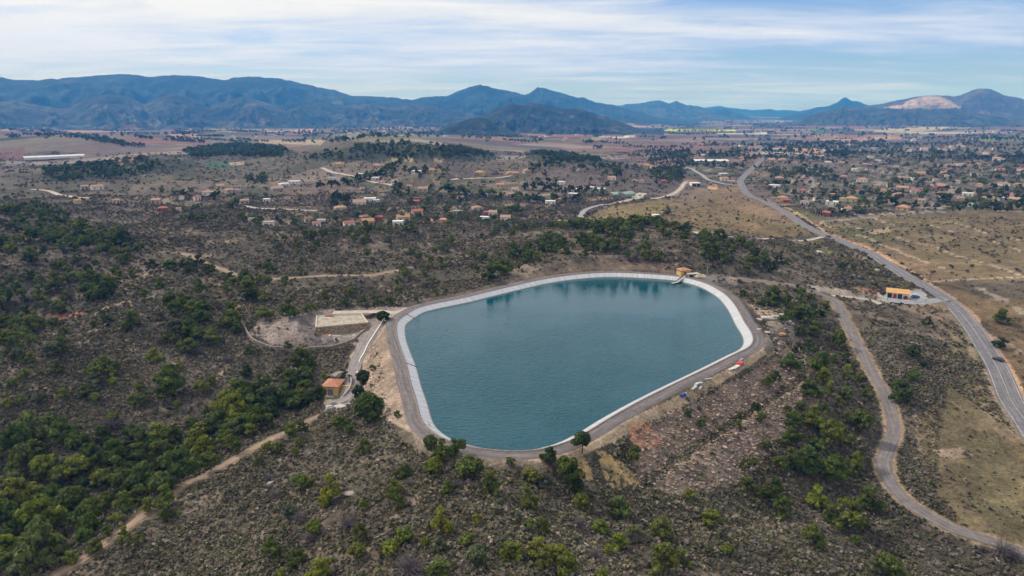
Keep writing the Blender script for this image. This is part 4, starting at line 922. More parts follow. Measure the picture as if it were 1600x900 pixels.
scatter_trees([(1200,395),(1260,395),(1380,430),(1350,440),(1250,435)], .0025, 11, (4,6.5), [DG,DK], clumpy(30,-.2,.3,12))
scatter_trees([(1240,600),(1370,560),(1390,640),(1370,740),(1300,800),(1210,780),(1230,690)], .0035, 12, (3.5,6.5), [DG,OG,DG,YG])
scatter_trees([(60,550),(230,560),(330,590),(280,650),(90,690),(-90,690),(-90,560)], .006, 13, (3.5,6), [DG,OG,YG,GG], clumpy(30,-.4,.3,14))
scatter_trees([(420,760),(700,740),(980,760),(1200,800),(1430,870),(1500,899),(400,899)], .0016, 14, (3,5), [OG,YG,GG,DG])
# hills and wooded strips farther off
scatter_trees([(60,265),(110,262),(160,256),(215,250),(255,255),(220,275),(90,285)], .009, 20, (5,8), [DG,DK])
scatter_trees([(470,250),(560,228),(640,224),(740,234),(780,246),(640,250),(560,250)], .008, 21, (5,9), [DG,DK])
scatter_trees([(825,238),(880,238),(940,252),(930,256),(850,250)], .010, 22, (5,8), [DG,DK])
scatter_trees([(285,236),(370,224),(450,234),(440,246),(300,246)], .010, 23, (6,9), [DG,DK])
scatter_trees([(900,262),(970,262),(972,278),(915,276)], .0060, 24, (6,9), [DK,DG]); scatter_trees([(1015,266),(1070,264),(1066,284),(1025,282)], .0060, 25, (6,9), [DK,DG])
scatter_trees([(380,275),(420,272),(420,290),(385,292)], .0050, 26, (6,9), [DK,DG]); scatter_trees([(625,265),(700,268),(702,280),(640,280)], .0050, 27, (6,9), [DK,DG])
scatter_trees([(615,286),(640,288),(640,312),(615,310)], .0050, 28, (6,9), [DK,DG]); scatter_trees([(518,310),(548,310),(548,324),(520,324)], .0100, 29, (6,9), [DK])
scatter_trees([(1290,235),(1325,235),(1325,246),(1290,246)], .0040, 30, (7,10), [DK])
# village gardens
VIL = [([(1195,265),(1290,262),(1340,300),(1480,300),(1600,300),(1600,325),(1460,330),(1400,332),(1280,335),(1225,318),(1200,300)], .0030), ([(1200,225),(1600,222),(1600,300),(1340,300),(1290,262),(1200,262)], .00055),
       ([(420,335),(640,330),(820,330),(800,350),(420,355)], .0022), ([(560,270),(830,268),(830,335),(640,320),(560,290)], .00085), ([(820,260),(1060,262),(1050,292),(830,300)], .0008), ([(250,300),(420,290),(420,325),(250,330)], .0018), ([(1380,280),(1600,245),(1600,300),(1400,310)], .0012)]
garden0 = len(spots)
for i, (pl, de) in enumerate(VIL): scatter_trees(pl, de*1.6, 40+i, (4.5,8.5), [DK,DG,DG,OG,GG], clumpy(70,-.5,.4,50+i))
garden = spots[garden0:]; spots = spots[:garden0]
# hedges and field trees on the plain
scatter_trees([(-90,200),(1600,182),(1600,225),(1000,225),(700,222),(480,225),(-90,230)], .00004, 60, (9,16), [DK,DG], clumpy(300,-.1,.3,61))
scatter_trees([(500,195),(700,190),(700,216),(560,220),(420,224)], .00012, 62, (9,15), [DK,DG]); scatter_trees([(1200,205),(1600,200),(1600,240),(1200,240)], .0001, 63, (8,14), [DK,DG], clumpy(200,-.1,.3,64))
# rows of trees along field edges
rr_ = random.Random(66)
for poly, n_ in (([(440,205),(1000,210),(1200,205),(1200,250),(1040,270),(900,225),(700,222),(440,226)], 50), ([(1200,198),(1640,192),(1640,250),(1200,250)], 45), ([(-20,196),(480,206),(440,226),(300,222),(-20,218)], 45), ([(980,185),(1250,184),(1250,206),(1000,208)], 40), ([(440,268),(830,258),(830,300),(440,300)], 5), ([(1200,300),(1640,300),(1640,326),(1300,332)], 5)):
    pl = np.array(poly, float); k_ = 0
    while k_ < n_:
        u_, v_ = rr_.uniform(pl[:, 0].min(), pl[:, 0].max()), rr_.uniform(pl[:, 1].min(), pl[:, 1].max())
        if not pip(pl, np.array([u_]), np.array([v_]))[0]: continue
        k_ += 1; p_ = at(u_, v_)[0]; m_ = rr_.randint(5, 26); a_ = -.5+(pi/2 if rr_.random() < .3 else 0)+rr_.uniform(-.15, .15); st_ = rr_.uniform(6, 11)
        xs_ = p_[0]+np.cos(a_)*st_*np.arange(m_)+np.array([rr_.uniform(-3, 3) for _ in range(m_)]); ys_ = p_[1]+np.sin(a_)*st_*np.arange(m_)+np.array([rr_.uniform(-3, 3) for _ in range(m_)])
        for x_, y_, z_ in zip(xs_, ys_, Hq(xs_, ys_)): spots.append((x_, y_, z_, rr_.uniform(6, 12), rr_.choice((DK, DK, DG)), 0))
print('tree spots', len(spots), 'garden', len(garden))
# thin out trees that stand inside one another; explicit ones win
def thin(sp, f):
    sp = sorted(sp, key=lambda s: -s[5]); grid = {}; out = []
    for s in sp:
        k = (int(s[0]//8), int(s[1]//8)); ok = True
        if not s[5]:
            for i in (-1, 0, 1):
                for j in (-1, 0, 1):
                    for q in grid.get((k[0]+i, k[1]+j), ()):
                        if (q[0]-s[0])**2+(q[1]-s[1])**2 < ((q[3]+s[3])*f)**2: ok = False
        if ok: grid.setdefault(k, []).append(s); out.append(s)
    return out
spots = thin(spots, .30)
sx = np.array([s[0] for s in spots]); sy = np.array([s[1] for s in spots]); sz = np.array([s[2] for s in spots])
su, sv, szc = project(sx, sy, sz)
big = np.array([s[3] for s in spots])/szc*FPX
inframe = (su > -15) & (su < 1615) & (sv > 0) & (sv < 940)
order = np.argsort(-(big*inframe))
NP_IND = 296
ind, rest = order[:NP_IND], order[NP_IND:]

# ------------------------------------------------------------------ labels that single out: look, place and, where needed, a count along the row
ORD = 'first second third fourth fifth sixth seventh eighth ninth tenth eleventh twelfth thirteenth fourteenth fifteenth sixteenth seventeenth eighteenth nineteenth twentieth'.split()
def ordinal(i): return ORD[i] if i < 20 else ('twenty-'+ORD[i-20] if i < 29 else 'thirtieth' if i == 29 else 'thirty-'+ORD[i-30])
def give_labels(items):
    """items: (object, head, place, u). Equal head+place get an ordinal from the left"""
    by = {}
    for it in items: by.setdefault((it[1], it[2]), []).append(it)
    for (h, p), l in by.items():
        l.sort(key=lambda q: q[3])
        for i, (o, _h, _p, _u) in enumerate(l):
            t_ = f'{h} {p}' if len(l) == 1 else f'{h} {p}, leftmost of these' if i == 0 else f'{h} {p}, rightmost of these' if i == len(l)-1 else f'{h} {p}, {ordinal(i)} from the left'
            for a_, b_ in ((' from the left', ' from left'), (', leftmost of these', ', leftmost'), (', rightmost of these', ', rightmost'), (' of the ', ' of '), (' the ', ' '), (' the ', ' ')):
                if len(t_.split()) > 15: t_ = t_.replace(a_, b_)
            o['label'] = t_
TZ = [([(560,470),(640,470),(640,505),(560,505)], 'beside the stone tank'), ([(480,440),(630,440),(630,480),(480,480)], 'on scrub behind the stone tank'), ([(530,555),(600,555),(600,640),(545,640)], 'on the rubble bank by the yellow pump house'), ([(490,575),(560,575),(555,660),(490,660)], 'round the yellow pump house'),
      ([(545,600),(640,600),(660,680),(545,690)], 'below the rubble bank'), ([(400,555),(490,550),(490,640),(400,640)], 'in the wood behind the pump house'), ([(395,640),(500,640),(480,740),(395,740)], 'along the upper dirt track'), ([(660,670),(780,670),(780,745),(660,755)], 'at the reservoir\'s near left corner'),
      ([(780,670),(925,670),(925,770),(780,760)], 'at the reservoir\'s near right corner'), ([(925,690),(1070,690),(1070,775),(940,775)], 'below the ochre earth slope'), ([(540,740),(800,740),(800,800),(540,800)], 'on heath below the reservoir'), ([(400,740),(545,740),(545,840),(400,840)], 'on the left heath slope'),
      ([(390,840),(610,840),(610,920),(390,930)], 'at the picture\'s lower edge left of centre'), ([(540,800),(720,800),(720,920),(610,920),(610,840),(540,840)], 'on the lower heath left of centre'), ([(720,795),(800,795),(800,930),(720,930)], 'on the lower heath at centre'), ([(800,760),(900,760),(900,930),(800,930)], 'on the lower heath right of centre'),
      ([(900,760),(1010,760),(1010,930),(900,930)], 'on the lower heath below the red earth'), ([(1010,790),(1150,790),(1150,930),(1010,930)], 'on the lower right heath'), ([(1060,620),(1215,620),(1215,705),(1060,705)], 'on the stony dam slope'), ([(1130,705),(1215,705),(1215,810),(1130,810)], 'at the foot of the stony dam'),
      ([(1215,660),(1345,660),(1345,765),(1215,765)], 'in the big clump beside the valley road bend'), ([(1200,765),(1420,765),(1420,930),(1200,930)], 'on the slope below the valley road'), ([(1420,780),(1640,780),(1640,930),(1420,930)], 'below the lower valley road'), ([(1195,540),(1300,540),(1300,665),(1195,665)], 'at the stepped dam\'s upper foot'),
      ([(1300,540),(1400,540),(1400,665),(1300,665)], 'beside the middle valley road'), ([(1180,440),(1245,440),(1245,540),(1180,540)], 'on the rubble bench right of the reservoir'), ([(1245,440),(1345,440),(1345,540),(1245,540)], 'above the valley road'), ([(1345,440),(1530,440),(1530,700),(1345,700)], 'on rough ground between the two roads'),
      ([(1530,420),(1640,420),(1640,640),(1530,640)], 'beyond the main road'), ([(840,340),(1250,340),(1250,445),(750,445)], 'on the wooded hill behind the reservoir'), ([(400,340),(840,340),(840,445),(640,470),(400,470)], 'on scrubland behind the reservoir'),
      ([(380,470),(490,470),(490,555),(380,555)], 'left of the stone tank'), ([(220,455),(380,455),(390,570),(220,570)], 'in the gully wood left of the tank'), ([(0,430),(220,430),(130,480),(70,515),(0,520)], 'in the upper left wood'), ([(70,475),(220,470),(220,540),(70,540)], 'on the bare left knoll'),
      ([(0,515),(75,515),(75,680),(0,680)], 'along the picture\'s left edge'), ([(75,535),(210,535),(210,680),(75,680)], 'on the left hillside below the knoll'), ([(210,565),(300,565),(300,660),(210,660)], 'in the clump above the valley wood'), ([(300,565),(400,565),(400,690),(300,690)], 'in the valley wood\'s upper end'),
      ([(170,660),(400,660),(400,760),(200,760)], 'along the valley wood\'s middle'), ([(0,675),(200,675),(200,735),(0,735)], 'on the valley wood\'s far edge'), ([(0,735),(110,735),(110,820),(0,820)], 'inside the valley wood\'s left part'), ([(110,735),(310,735),(310,830),(110,830)], 'in the valley wood beside the lower track'),
      ([(0,820),(120,820),(120,960),(0,960)], 'in the picture\'s lower left corner'), ([(100,820),(400,740),(400,930),(100,960)], 'on the heath right of the lower track')]
def place_of(u, v, table, default):
    for poly, ph in table:
        if pip(poly, np.array([u]), np.array([v]))[0]: return ph
    return default
def vary(rgb, r):
    g = r.uniform(.85, 1.2); return (rgb[0]*g*r.uniform(.88, 1.08), rgb[1]*g, rgb[2]*g*r.uniform(.8, 1.2), 1)
items = []
R_ = random.Random(5)
for n_, k in enumerate(ind):
    x, y, z, w_, tone, ex = spots[k]
    h = w_*R_.uniform(.92, 1.2)
    root = thing('pine_tree', (x, y, z-.1), 0, None, 'tree', 'pines scattered on the heath and in the valley wood')
    i = R_.randrange(8); rz = R_.uniform(0, 6.28)
    c = obj('crown', PINES[i], None, root); c.scale = (w_*R_.uniform(.88, 1.12), w_*R_.uniform(.82, 1.15), h*R_.uniform(.85, 1.15)); c.rotation_euler = (0, 0, rz); c.color = vary(TONES[tone], R_)
    t = obj('trunk', PTRUNK[i % 4], None, root); t.scale = (w_, w_, h); t.rotation_euler = (0, 0, rz)
    size = 'small' if w_ < 4.2 else 'large' if w_ > 6.8 else 'middling'
    items.append((root, f'{size} {tone} pine', place_of(su[k], sv[k]-big[k]*.4, TZ, 'on open scrub'), su[k]))
give_labels(items)

# ------------------------------------------------------------------ merged vegetation that nobody could count
def merged(name, protos, pos, scale, tone_rgb, mm, seed, zs=None, squash=1.0):
    """protos: list of (quads n,4,3). One mesh out of many small copies"""
    rng = np.random.default_rng(seed); VV = []; CC = []
    n = len(pos); which = rng.integers(0, len(protos), n); rot = rng.uniform(0, 2*pi, n)
    for j, (Q, T) in enumerate(protos):
        s = np.nonzero(which == j)[0]
        if not len(s): continue
        v = Q.reshape(-1, 3); ca, sa = np.cos(rot[s])[:, None], np.sin(rot[s])[:, None]
        X = (v[None, :, 0]*ca-v[None, :, 1]*sa)*scale[s, None]+pos[s, 0, None]; Y = (v[None, :, 0]*sa+v[None, :, 1]*ca)*scale[s, None]+pos[s, 1, None]
        Zz = v[None, :, 2]*scale[s, None]*squash*(1 if zs is None else zs[s, None])+pos[s, 2, None]
        VV.append(np.stack([X, Y, Zz], -1).reshape(-1, 3)); CC.append((tone_rgb[s, None, :]*T[None]).reshape(-1, 3))
    V = np.concatenate(VV); 
    me = np_mesh(name, V, np.arange(len(V)).reshape(-1, 4), np.concatenate(CC))
    o = obj(name, me, mm); o['kind'] = 'stuff'; print(name, n, len(V)//4); return o
MAT_VEG = mat_attr('merged_foliage', 'col', .85, ((.3,.85,1.15),), transl=.3)
MAT_SCRUB = mat_attr('scrub_foliage', 'col', .95, ((.6,.75,1.25),), transl=.1)
lowp = [crown_quads(500+i, 12, 9, .105) for i in range(5)]
ps = np.array([spots[k][:3] for k in rest]); ws = np.array([spots[k][3] for k in rest])
rng = np.random.default_rng(3); tn = np.array([TONES[spots[k][4]] for k in rest])*rng.uniform(.8, 1.2, (len(rest), 1))
nearm = np.hypot(ps[:, 0], ps[:, 1]) < 520
midp = [crown_quads(520+i, 18, 22, .062) for i in range(5)]
tag(merged('pine_wood', midp, ps[nearm], ws[nearm], tn[nearm], MAT_VEG, 4), 'scattered pines thickening into woods on the hillsides round the reservoir', 'wood')
tag(merged('far_wood', lowp, ps[~nearm], ws[~nearm], tn[~nearm], MAT_VEG, 5), 'dark trees and woods far across the valley', 'wood')

# heath scrub: low grey-green and brown cushions over the hillsides
def shrub_tones(p, seed):
    rng = np.random.default_rng(seed); n = len(p); base = np.array([(.150,.138,.084), (.185,.150,.112), (.110,.106,.062), (.27,.215,.150), (.155,.152,.076), (.22,.182,.150)])
    f = fbm(p[:, 0], p[:, 1], 22, 3, seed); k = rng.choice(6, n, p=[.28,.22,.18,.08,.12,.12])
    return base[k]*rng.uniform(.75, 1.25, (n, 1))*(1+.35*f[:, None])
sh = [crown_quads(600+i, 4, 4, .19, 'bush') for i in range(6)]
B1 = [(592,508),(608,505),(616,545),(628,610),(642,660),(625,672),(590,648),(575,640),(560,600),(566,556)]
B2 = [(1000,668),(1080,632),(1180,575),(1235,510),(1262,545),(1250,640),(1212,700),(1160,752),(1060,775),(1005,762),(980,715)]
NOSCRUB = [[(1480,600),(1600,690),(1600,860),(1530,840),(1460,770)], [(930,712),(1000,715),(1002,762),(940,765)], [(890,712),(930,712),(930,755),(895,755)], [(978,660),(1040,660),(1040,700),(978,702)],
           [(590,505),(608,503),(640,655),(600,650),(560,600)], [(400,500),(490,485),(620,480),(600,520),(560,540),(420,535)]]
def dens_scrub(i):
    d = .32+.95*sstep(-.3, .25, fbm(GX[i], GY[i], 30, 4, 71))*(.75+.5*vnoise(GX[i]/90, GY[i]/90, 72)); 
    lum = C[i].sum(1)/3; d = d*np.clip(1.55-lum*5.5, .12, 1.3)
    d = np.where(GRASS[i], d*.10, d); d = np.where(pip(B2, GU[i], GV[i]), np.where((SD[i] > 16.8) & (SD[i] < 19.2), 1.5, np.where((SD[i] > 6.3) & (SD[i] < 8.6), .9, d*.14)), d)
    for n_, q in enumerate(NOSCRUB): d = np.where(pip(q, GU[i], GV[i]), d*(.45 if n_ in (1, 2, 3) else .06), d)
    return d
ALLF = [(-190,230),(1790,230),(1790,1040),(-190,1040)]
p1 = scatter(ALLF, 3.6, 81, 330, dens_scrub, 165000)
r1 = np.random.default_rng(82); s1 = r1.lognormal(-.2, .42, len(p1)).clip(.35, 2.4)
tag(merged('scrub', sh, p1-[0, 0, .08], s1, shrub_tones(p1, 83), MAT_SCRUB, 84, squash=.75), 'low heath scrub covering the hillsides', 'scrub')
sh2 = [crown_quads(620+i, 4, 5, .17, 'bush') for i in range(5)]
p2 = scatter(ALLF, .26, 85, 760, lambda i: dens_scrub(i)*(DIST[i] > 300), 60000)
s2 = np.random.default_rng(86).lognormal(.45, .4, len(p2)).clip(.8, 4)
tag(merged('hillside_scrub', sh2, p2-[0, 0, .1], s2, shrub_tones(p2, 87)*.8, MAT_SCRUB, 88, squash=.7), 'scattered dark scrub on the hillsides farther off', 'scrub')
def terr(i):
    h = GZ[i]+fbm(GX[i], GY[i], 60, 2, 91)*1.2; b = np.abs((h/2.2) % 1-.5) < .09
    return np.where(b, 6.0, .3)*np.clip(1.5-C[i].sum(1)/3*5, .15, 1.2)
p3 = scatter([(0,240),(1600,235),(1600,470),(1300,470),(1240,360),(900,350),(700,355),(400,350),(0,330)], .0065, 92, 2600, lambda i: terr(i)*np.where(GRASS[i], .25, 1)*(DIST[i] > 420), 26000)
s3 = np.random.default_rng(93).uniform(1.6, 4.2, len(p3))
tag(merged('terrace_scrub', sh2, p3-[0, 0, .2], s3, shrub_tones(p3, 94)*np.array([.62,.66,.55]), MAT_SCRUB, 95, squash=.8), 'dark bushes strung along old terraces and field edges', 'scrub')
# stones on the banks
def stone_quads(seed):
    rng = np.random.default_rng(seed); v = np.array([(x, y, z) for x in (-.5, .5) for y in (-.4, .4) for z in (-.3, .35)])*rng.uniform(.7, 1.2, (8, 3))+rng.normal(size=(8, 3))*.08
    f = [[0,1,3,2],[4,6,7,5],[0,4,5,1],[2,3,7,6],[0,2,6,4],[1,5,7,3]]
    return v[np.array(f)], np.repeat(rng.uniform(.85, 1.15, (6, 1)), 4, 0).reshape(-1, 1)*np.ones((1, 3))
st = [stone_quads(i) for i in range(8)]
MAT_STONE = mat_attr('bank_stone', 'col', .95, ((1.5,.75,1.25),))
q1 = scatter(B1, 1.1, 96); q2 = scatter(B2, 2.2, 97); q3 = scatter([(1150,470),(1190,480),(1240,485),(1240,530),(1195,555),(1190,530)], .35, 98); q4 = scatter([(420,700),(640,690),(800,720),(1000,770),(1240,800),(1200,899),(300,899)], .045, 99); q5 = scatter([(60,500),(240,470),(260,540),(100,560)], .10, 100)
pq = np.concatenate([q1, q2, q3, q4, q5]); rg_ = np.random.default_rng(101); sq = rg_.lognormal(-1.0, .5, len(pq)).clip(.18, 1.6)
sq[len(q1)+len(q2):len(q1)+len(q2)+len(q3)] *= 1.9
tc_ = np.concatenate([np.tile((.34,.265,.205), (len(q1), 1)), np.tile((.26,.195,.155), (len(q2), 1)), np.tile((.30,.255,.215), (len(q3), 1)), np.tile((.24,.205,.175), (len(q4)+len(q5), 1))])*rg_.uniform(.65, 1.3, (len(pq), 1))
tag(merged('rubble', st, pq, sq, tc_, MAT_STONE, 102), 'loose stones lying over the banks and slopes', 'rubble')
# ------------------------------------------------------------------ building blocks
def box(x0, x1, y0, y1, z0, z1):
    v = np.array([(x, y, z) for x in (x0, x1) for y in (y0, y1) for z in (z0, z1)], float)
    return v, [[0,1,3,2],[4,6,7,5],[0,4,5,1],[2,3,7,6],[0,2,6,4],[1,5,7,3]]
def poly_mesh(name, parts, m_, parent=None, bevel=0):
    """parts: (verts, faces of any size) joined into one mesh"""
    bm = bmesh.new()
    for v, f in parts:
        vs = [bm.verts.new(p) for p in v]
        for q in f:
            try: bm.faces.new([vs[i] for i in q])
            except ValueError: pass
    bmesh.ops.recalc_face_normals(bm, faces=bm.faces[:])
    if bevel: bmesh.ops.bevel(bm, geom=bm.edges[:], offset=bevel, segments=1, affect='EDGES')
    me = bpy.data.meshes.new(name); bm.to_mesh(me); bm.free()
    return obj(name, me, m_, parent)
def hip_roof(x0, x1, y0, y1, z, h, over=.35, th=.14):
    x0 -= over; x1 += over; y0 -= over; y1 += over
    w, d = x1-x0, y1-y0; r = min(w, d)/2
    if w >= d: a, b_ = (x0+r, (y0+y1)/2, z+h), (x1-r, (y0+y1)/2, z+h)
    else: a, b_ = ((x0+x1)/2, y0+r, z+h), ((x0+x1)/2, y1-r, z+h)
    v = [(x0,y0,z),(x1,y0,z),(x1,y1,z),(x0,y1,z),(x0,y0,z+th),(x1,y0,z+th),(x1,y1,z+th),(x0,y1,z+th),a,b_]
    f = [[0,3,2,1],[0,1,5,4],[1,2,6,5],[2,3,7,6],[3,0,4,7]]
    if w >= d: f += [[4,5,9,8],[5,6,9],[6,7,8,9],[7,4,8]]
    else: f += [[4,5,8],[5,6,9,8],[6,7,9],[7,4,8,9]]
    return v, f
def gable_roof(x0, x1, y0, y1, z, h, over=.35, th=.14, axis='x'):
    x0 -= over; x1 += over; y0 -= over; y1 += over
    if axis == 'x':
        ym = (y0+y1)/2; v = [(x0,y0,z),(x0,ym,z+h),(x0,y1,z),(x1,y0,z),(x1,ym,z+h),(x1,y1,z)]
    else:
        xm = (x0+x1)/2; v = [(x0,y0,z),(xm,y0,z+h),(x1,y0,z),(x0,y1,z),(xm,y1,z+h),(x1,y1,z)]
    v += [(a, b_, c+th) for a, b_, c in v]
    f = [[0,1,4,3],[1,2,5,4],[6,7,10,9],[7,8,11,10],[0,1,7,6],[1,2,8,7],[3,4,10,9],[4,5,11,10],[0,3,9,6],[2,5,11,8]]
    return v, f
def gable_ends(x0, x1, y0, y1, z, h, axis='x'):
    if axis == 'x':
        ym = (y0+y1)/2; v = [(x0,y0,z),(x0,ym,z+h),(x0,y1,z),(x1,y0,z),(x1,ym,z+h),(x1,y1,z)]
    else:
        xm = (x0+x1)/2; v = [(x0,y0,z),(xm,y0,z+h),(x1,y0,z),(x0,y1,z),(xm,y1,z+h),(x1,y1,z)]
    return v, [[0,1,2],[3,4,5]]
def tile_mat(name, rgb):
    m, nt, b = new_mat(name); tc = nt.nodes.new('ShaderNodeTexCoord').outputs['Object']
    n = noise_node(nt, 1.3, 5, tc, .7); wv = nt.nodes.new('ShaderNodeTexWave'); wv.inputs['Scale'].default_value = 1.1; wv.inputs['Distortion'].default_value = .5; lk(nt, tc, wv.inputs[0])
    c = nt.nodes.new('ShaderNodeRGB'); c.outputs[0].default_value = (*rgb, 1)
    o = mult(nt, c.outputs[0], n.outputs['Fac'], .7, 1.25); o = mult(nt, o, wv.outputs['Fac'], .86, 1.06)
    lk(nt, o, b.inputs['Base Color']); bp = nt.nodes.new('ShaderNodeBump'); bp.inputs['Strength'].default_value = .5; bp.inputs['Distance'].default_value = .08
    lk(nt, wv.outputs['Fac'], bp.inputs['Height']); lk(nt, bp.outputs[0], b.inputs['Normal']); return m
WALLM = {k: mat('render_'+k.replace(' ', '_'), c, .9, .8, .14, 0, 4) for k, c in dict(white=(.66,.64,.60), cream=(.52,.45,.35), beige=(.38,.33,.27), yellow=(.50,.39,.21), pink=(.46,.34,.28), orange=(.42,.28,.17), red=(.30,.09,.07), grey=(.32,.31,.30), green=(.30,.37,.28)).items()}
ROOFM = {'orange tiled': tile_mat('tile_orange', (.42,.22,.125)), 'pinkish tiled': tile_mat('tile_pink', (.38,.235,.175)), 'red': tile_mat('tile_red', (.36,.12,.09)), 'brown tiled': tile_mat('tile_brown', (.24,.145,.10)),
         'flat white': mat('flat_roof_white', (.62,.61,.60), .9, .7, .2), 'flat grey': mat('flat_roof_grey', (.30,.29,.285), .9, .7, .25), 'flat coral': mat('flat_roof_coral', (.52,.20,.15), .9, .7, .2), 'ochre': tile_mat('tile_ochre', (.40,.27,.15))}
MAT_WIN = mat('window_glass', (.035,.04,.045), .25, 2, .2, spec=.5)
MAT_DOOR = mat('door_wood', (.10,.06,.035), .7, 4, .3)
MAT_GARDENWALL = mat('garden_wall', (.36,.31,.26), .95, 1.5, .3)
def house(p, w_, d, h, rz, wall, roof, rnd, wing=False, detail=True, loc_lift=0):
    root = thing('house', p, rz, None, 'house', 'houses of the valley villages'); wm, rm = WALLM[wall], ROOFM[roof]
    parts = [box(-w_/2, w_/2, -d/2, d/2, -1.2, h)]; rp_ = []
    flat = roof.startswith('flat')
    rh = .27*min(w_, d)
    if flat:
        rp_.append(box(-w_/2-.15, w_/2+.15, -d/2-.15, d/2+.15, h, h+.3))
    elif rnd.random() < .5: rp_.append(hip_roof(-w_/2, w_/2, -d/2, d/2, h, rh))
    else:
        parts.append(gable_ends(-w_/2, w_/2, -d/2, d/2, h, rh*.93)); rp_.append(gable_roof(-w_/2, w_/2, -d/2, d/2, h, rh))
    if wing:
        s = rnd.choice((-1, 1)); wx0, wx1 = (w_/2+.01, w_/2+w_*.5) if s > 0 else (-w_/2-w_*.5, -w_/2-.01); hh = h*rnd.uniform(.7, .95)
        y1 = d*.35
        parts.append(box(wx0, wx1, -d*.5, y1, -1.2, hh))
        rp_.append(box(wx0-.1, wx1+.1, -d*.5-.1, y1+.1, hh, hh+.25) if flat else hip_roof(wx0, wx1, -d*.5, y1, hh, rh*.7, .25))
    poly_mesh('wall', parts, wm, root)
    r_ = poly_mesh('roof', rp_, rm, root)
    if detail:
        n = max(2, int(w_/4))
        for i in range(n):
            x = -w_/2+(i+.5)*w_/n
            if i == n//2: poly_mesh('door', [box(x-.55, x+.55, -d/2-.05, -d/2+.04, 0, 2.1)], MAT_DOOR, root)
            else: poly_mesh('window', [box(x-.6, x+.6, -d/2-.05, -d/2+.04, .9, 2.2)], MAT_WIN, root)
        s = 1 if p[0] < 0 else -1
        poly_mesh('window', [box(s*w_/2-.05, s*w_/2+.05, -.6, .6, .9, 2.2)], MAT_WIN, root)
        if not flat and rnd.random() < .6: poly_mesh('chimney', [box(w_*.2, w_*.2+.7, .3, 1, h, h+rh+.7)], wm, r_)
    return root
# picture position, width in the picture, wall, roof
HS = """152 293 20 w o|132 294 12 b p|255 328 17 r r|245 315 16 p p|260 317 10 w p|308 311 12 w r|284 310 9 w r|325 302 19 w p|360 297 28 b p|345 292 14 c p|382 316 16 b p|121 317 11 y o|182 316 12 c p|280 330 8 c o|395 345 14 c g
530 257 17 y o|590 259 19 p p|520 279 20 w g|652 268 19 w f|677 266 22 y o|562 273 14 b f|587 279 14 c f|597 285 12 w r|617 285 12 w p|750 270 19 y o|797 271 14 y o|782 290 15 p o|797 305 14 p p|661 296 18 p p|640 293 10 b p|460 284 20 w f|444 288 18 w f|432 295 22 b p|578 311 22 w f|562 317 24 w p|588 315 12 w f|532 326 22 y h|417 314 12 w f|651 317 12 r r|720 311 13 w r|757 305 12 w g|652 332 20 c r|715 332 17 b g|745 326 19 p p|772 334 18 w p|760 335 10 r r|686 345 28 p k|572 341 22 r n|592 343 14 r r|575 348 22 y o|545 351 19 w r|502 347 17 w g|495 352 15 w r|622 349 20 w f|630 341 24 c o|420 350 20 w g|757 342 17 w f|790 342 19 w p|482 345 14 b n
805 272 12 o o|825 267 18 p p|877 286 13 w f|905 296 22 y f|922 294 15 w f|938 296 18 w f|956 279 14 w o|1002 284 10 c o|1024 276 12 p p|1036 285 9 r r|992 284 9 c p|1011 259 14 y o|1020 262 10 c p|1131 280 14 w o|1142 285 12 p p|1130 272 15 b f|1122 262 16 g g|860 316 18 w f|877 314 10 p p|805 297 13 w p|895 304 17 p f|879 349 18 b p|902 267 7 w f|1157 262 10 w r
1222 310 19 y o|1228 315 12 r r|1257 317 16 w p|1254 299 13 p r|1270 300 10 p p|1300 316 21 w f|1300 306 9 o o|1330 310 30 y h|1322 328 15 w o|1292 335 13 r r|1411 325 22 o o|1340 301 15 w r|1347 281 18 w o|1318 277 12 p p|1304 278 13 w f|1261 284 12 w r|1259 277 10 w o|1210 290 19 w f|1217 279 15 p p|1264 264 10 w p|1295 253 13 w f|1315 255 10 o o|1372 251 10 w f|1352 257 16 b p|1206 250 12 p p|1222 250 12 p p|1360 246 10 w p|1410 294 20 p p|1430 299 17 w r|1405 305 20 p p|1407 279 12 p p|1420 235 12 w f|1452 292 12 p p|1469 292 15 r p|1474 312 15 w o|1512 303 18 w f|1514 320 15 w f|1542 311 21 y h|1575 306 22 w r|1562 310 18 w f|1586 313 17 p p|1550 290 12 b p|1572 287 20 w p|1522 272 18 w g|1562 266 15 w r|1594 265 11 w r|1557 249 20 w p|1479 276 7 c f|1440 271 18 y o|1477 270 15 o o|1540 240 10 w p|1436 236 8 w f|1502 228 10 w p|1324 228 12 w f|1386 243 8 w p|1280 290 10 c p|1240 300 10 c p|1275 312 10 w p|1345 330 9 w f|1380 300 11 c o|1392 315 10 p p|1440 315 12 c p|1487 300 11 w p|1500 312 11 p p|1530 325 10 w f|1530 290 11 c o|1495 285 10 w p|1462 282 10 c p|1425 280 9 w f|1390 290 10 w p|1370 292 10 b p|1330 290 9 w f|1285 275 9 b p|1240 285 9 w p|1228 268 9 c p|1335 265 9 w f|1400 262 9 c p|1500 258 10 w p|1590 290 12 c o|1590 240 10 w p"""
WK = dict(w='white', c='cream', b='beige', y='yellow', p='pink', o='orange', r='red', g='grey')
RK = dict(o='orange tiled', p='pinkish tiled', r='red', n='brown tiled', f='flat white', g='flat grey', k='flat coral', h='ochre')
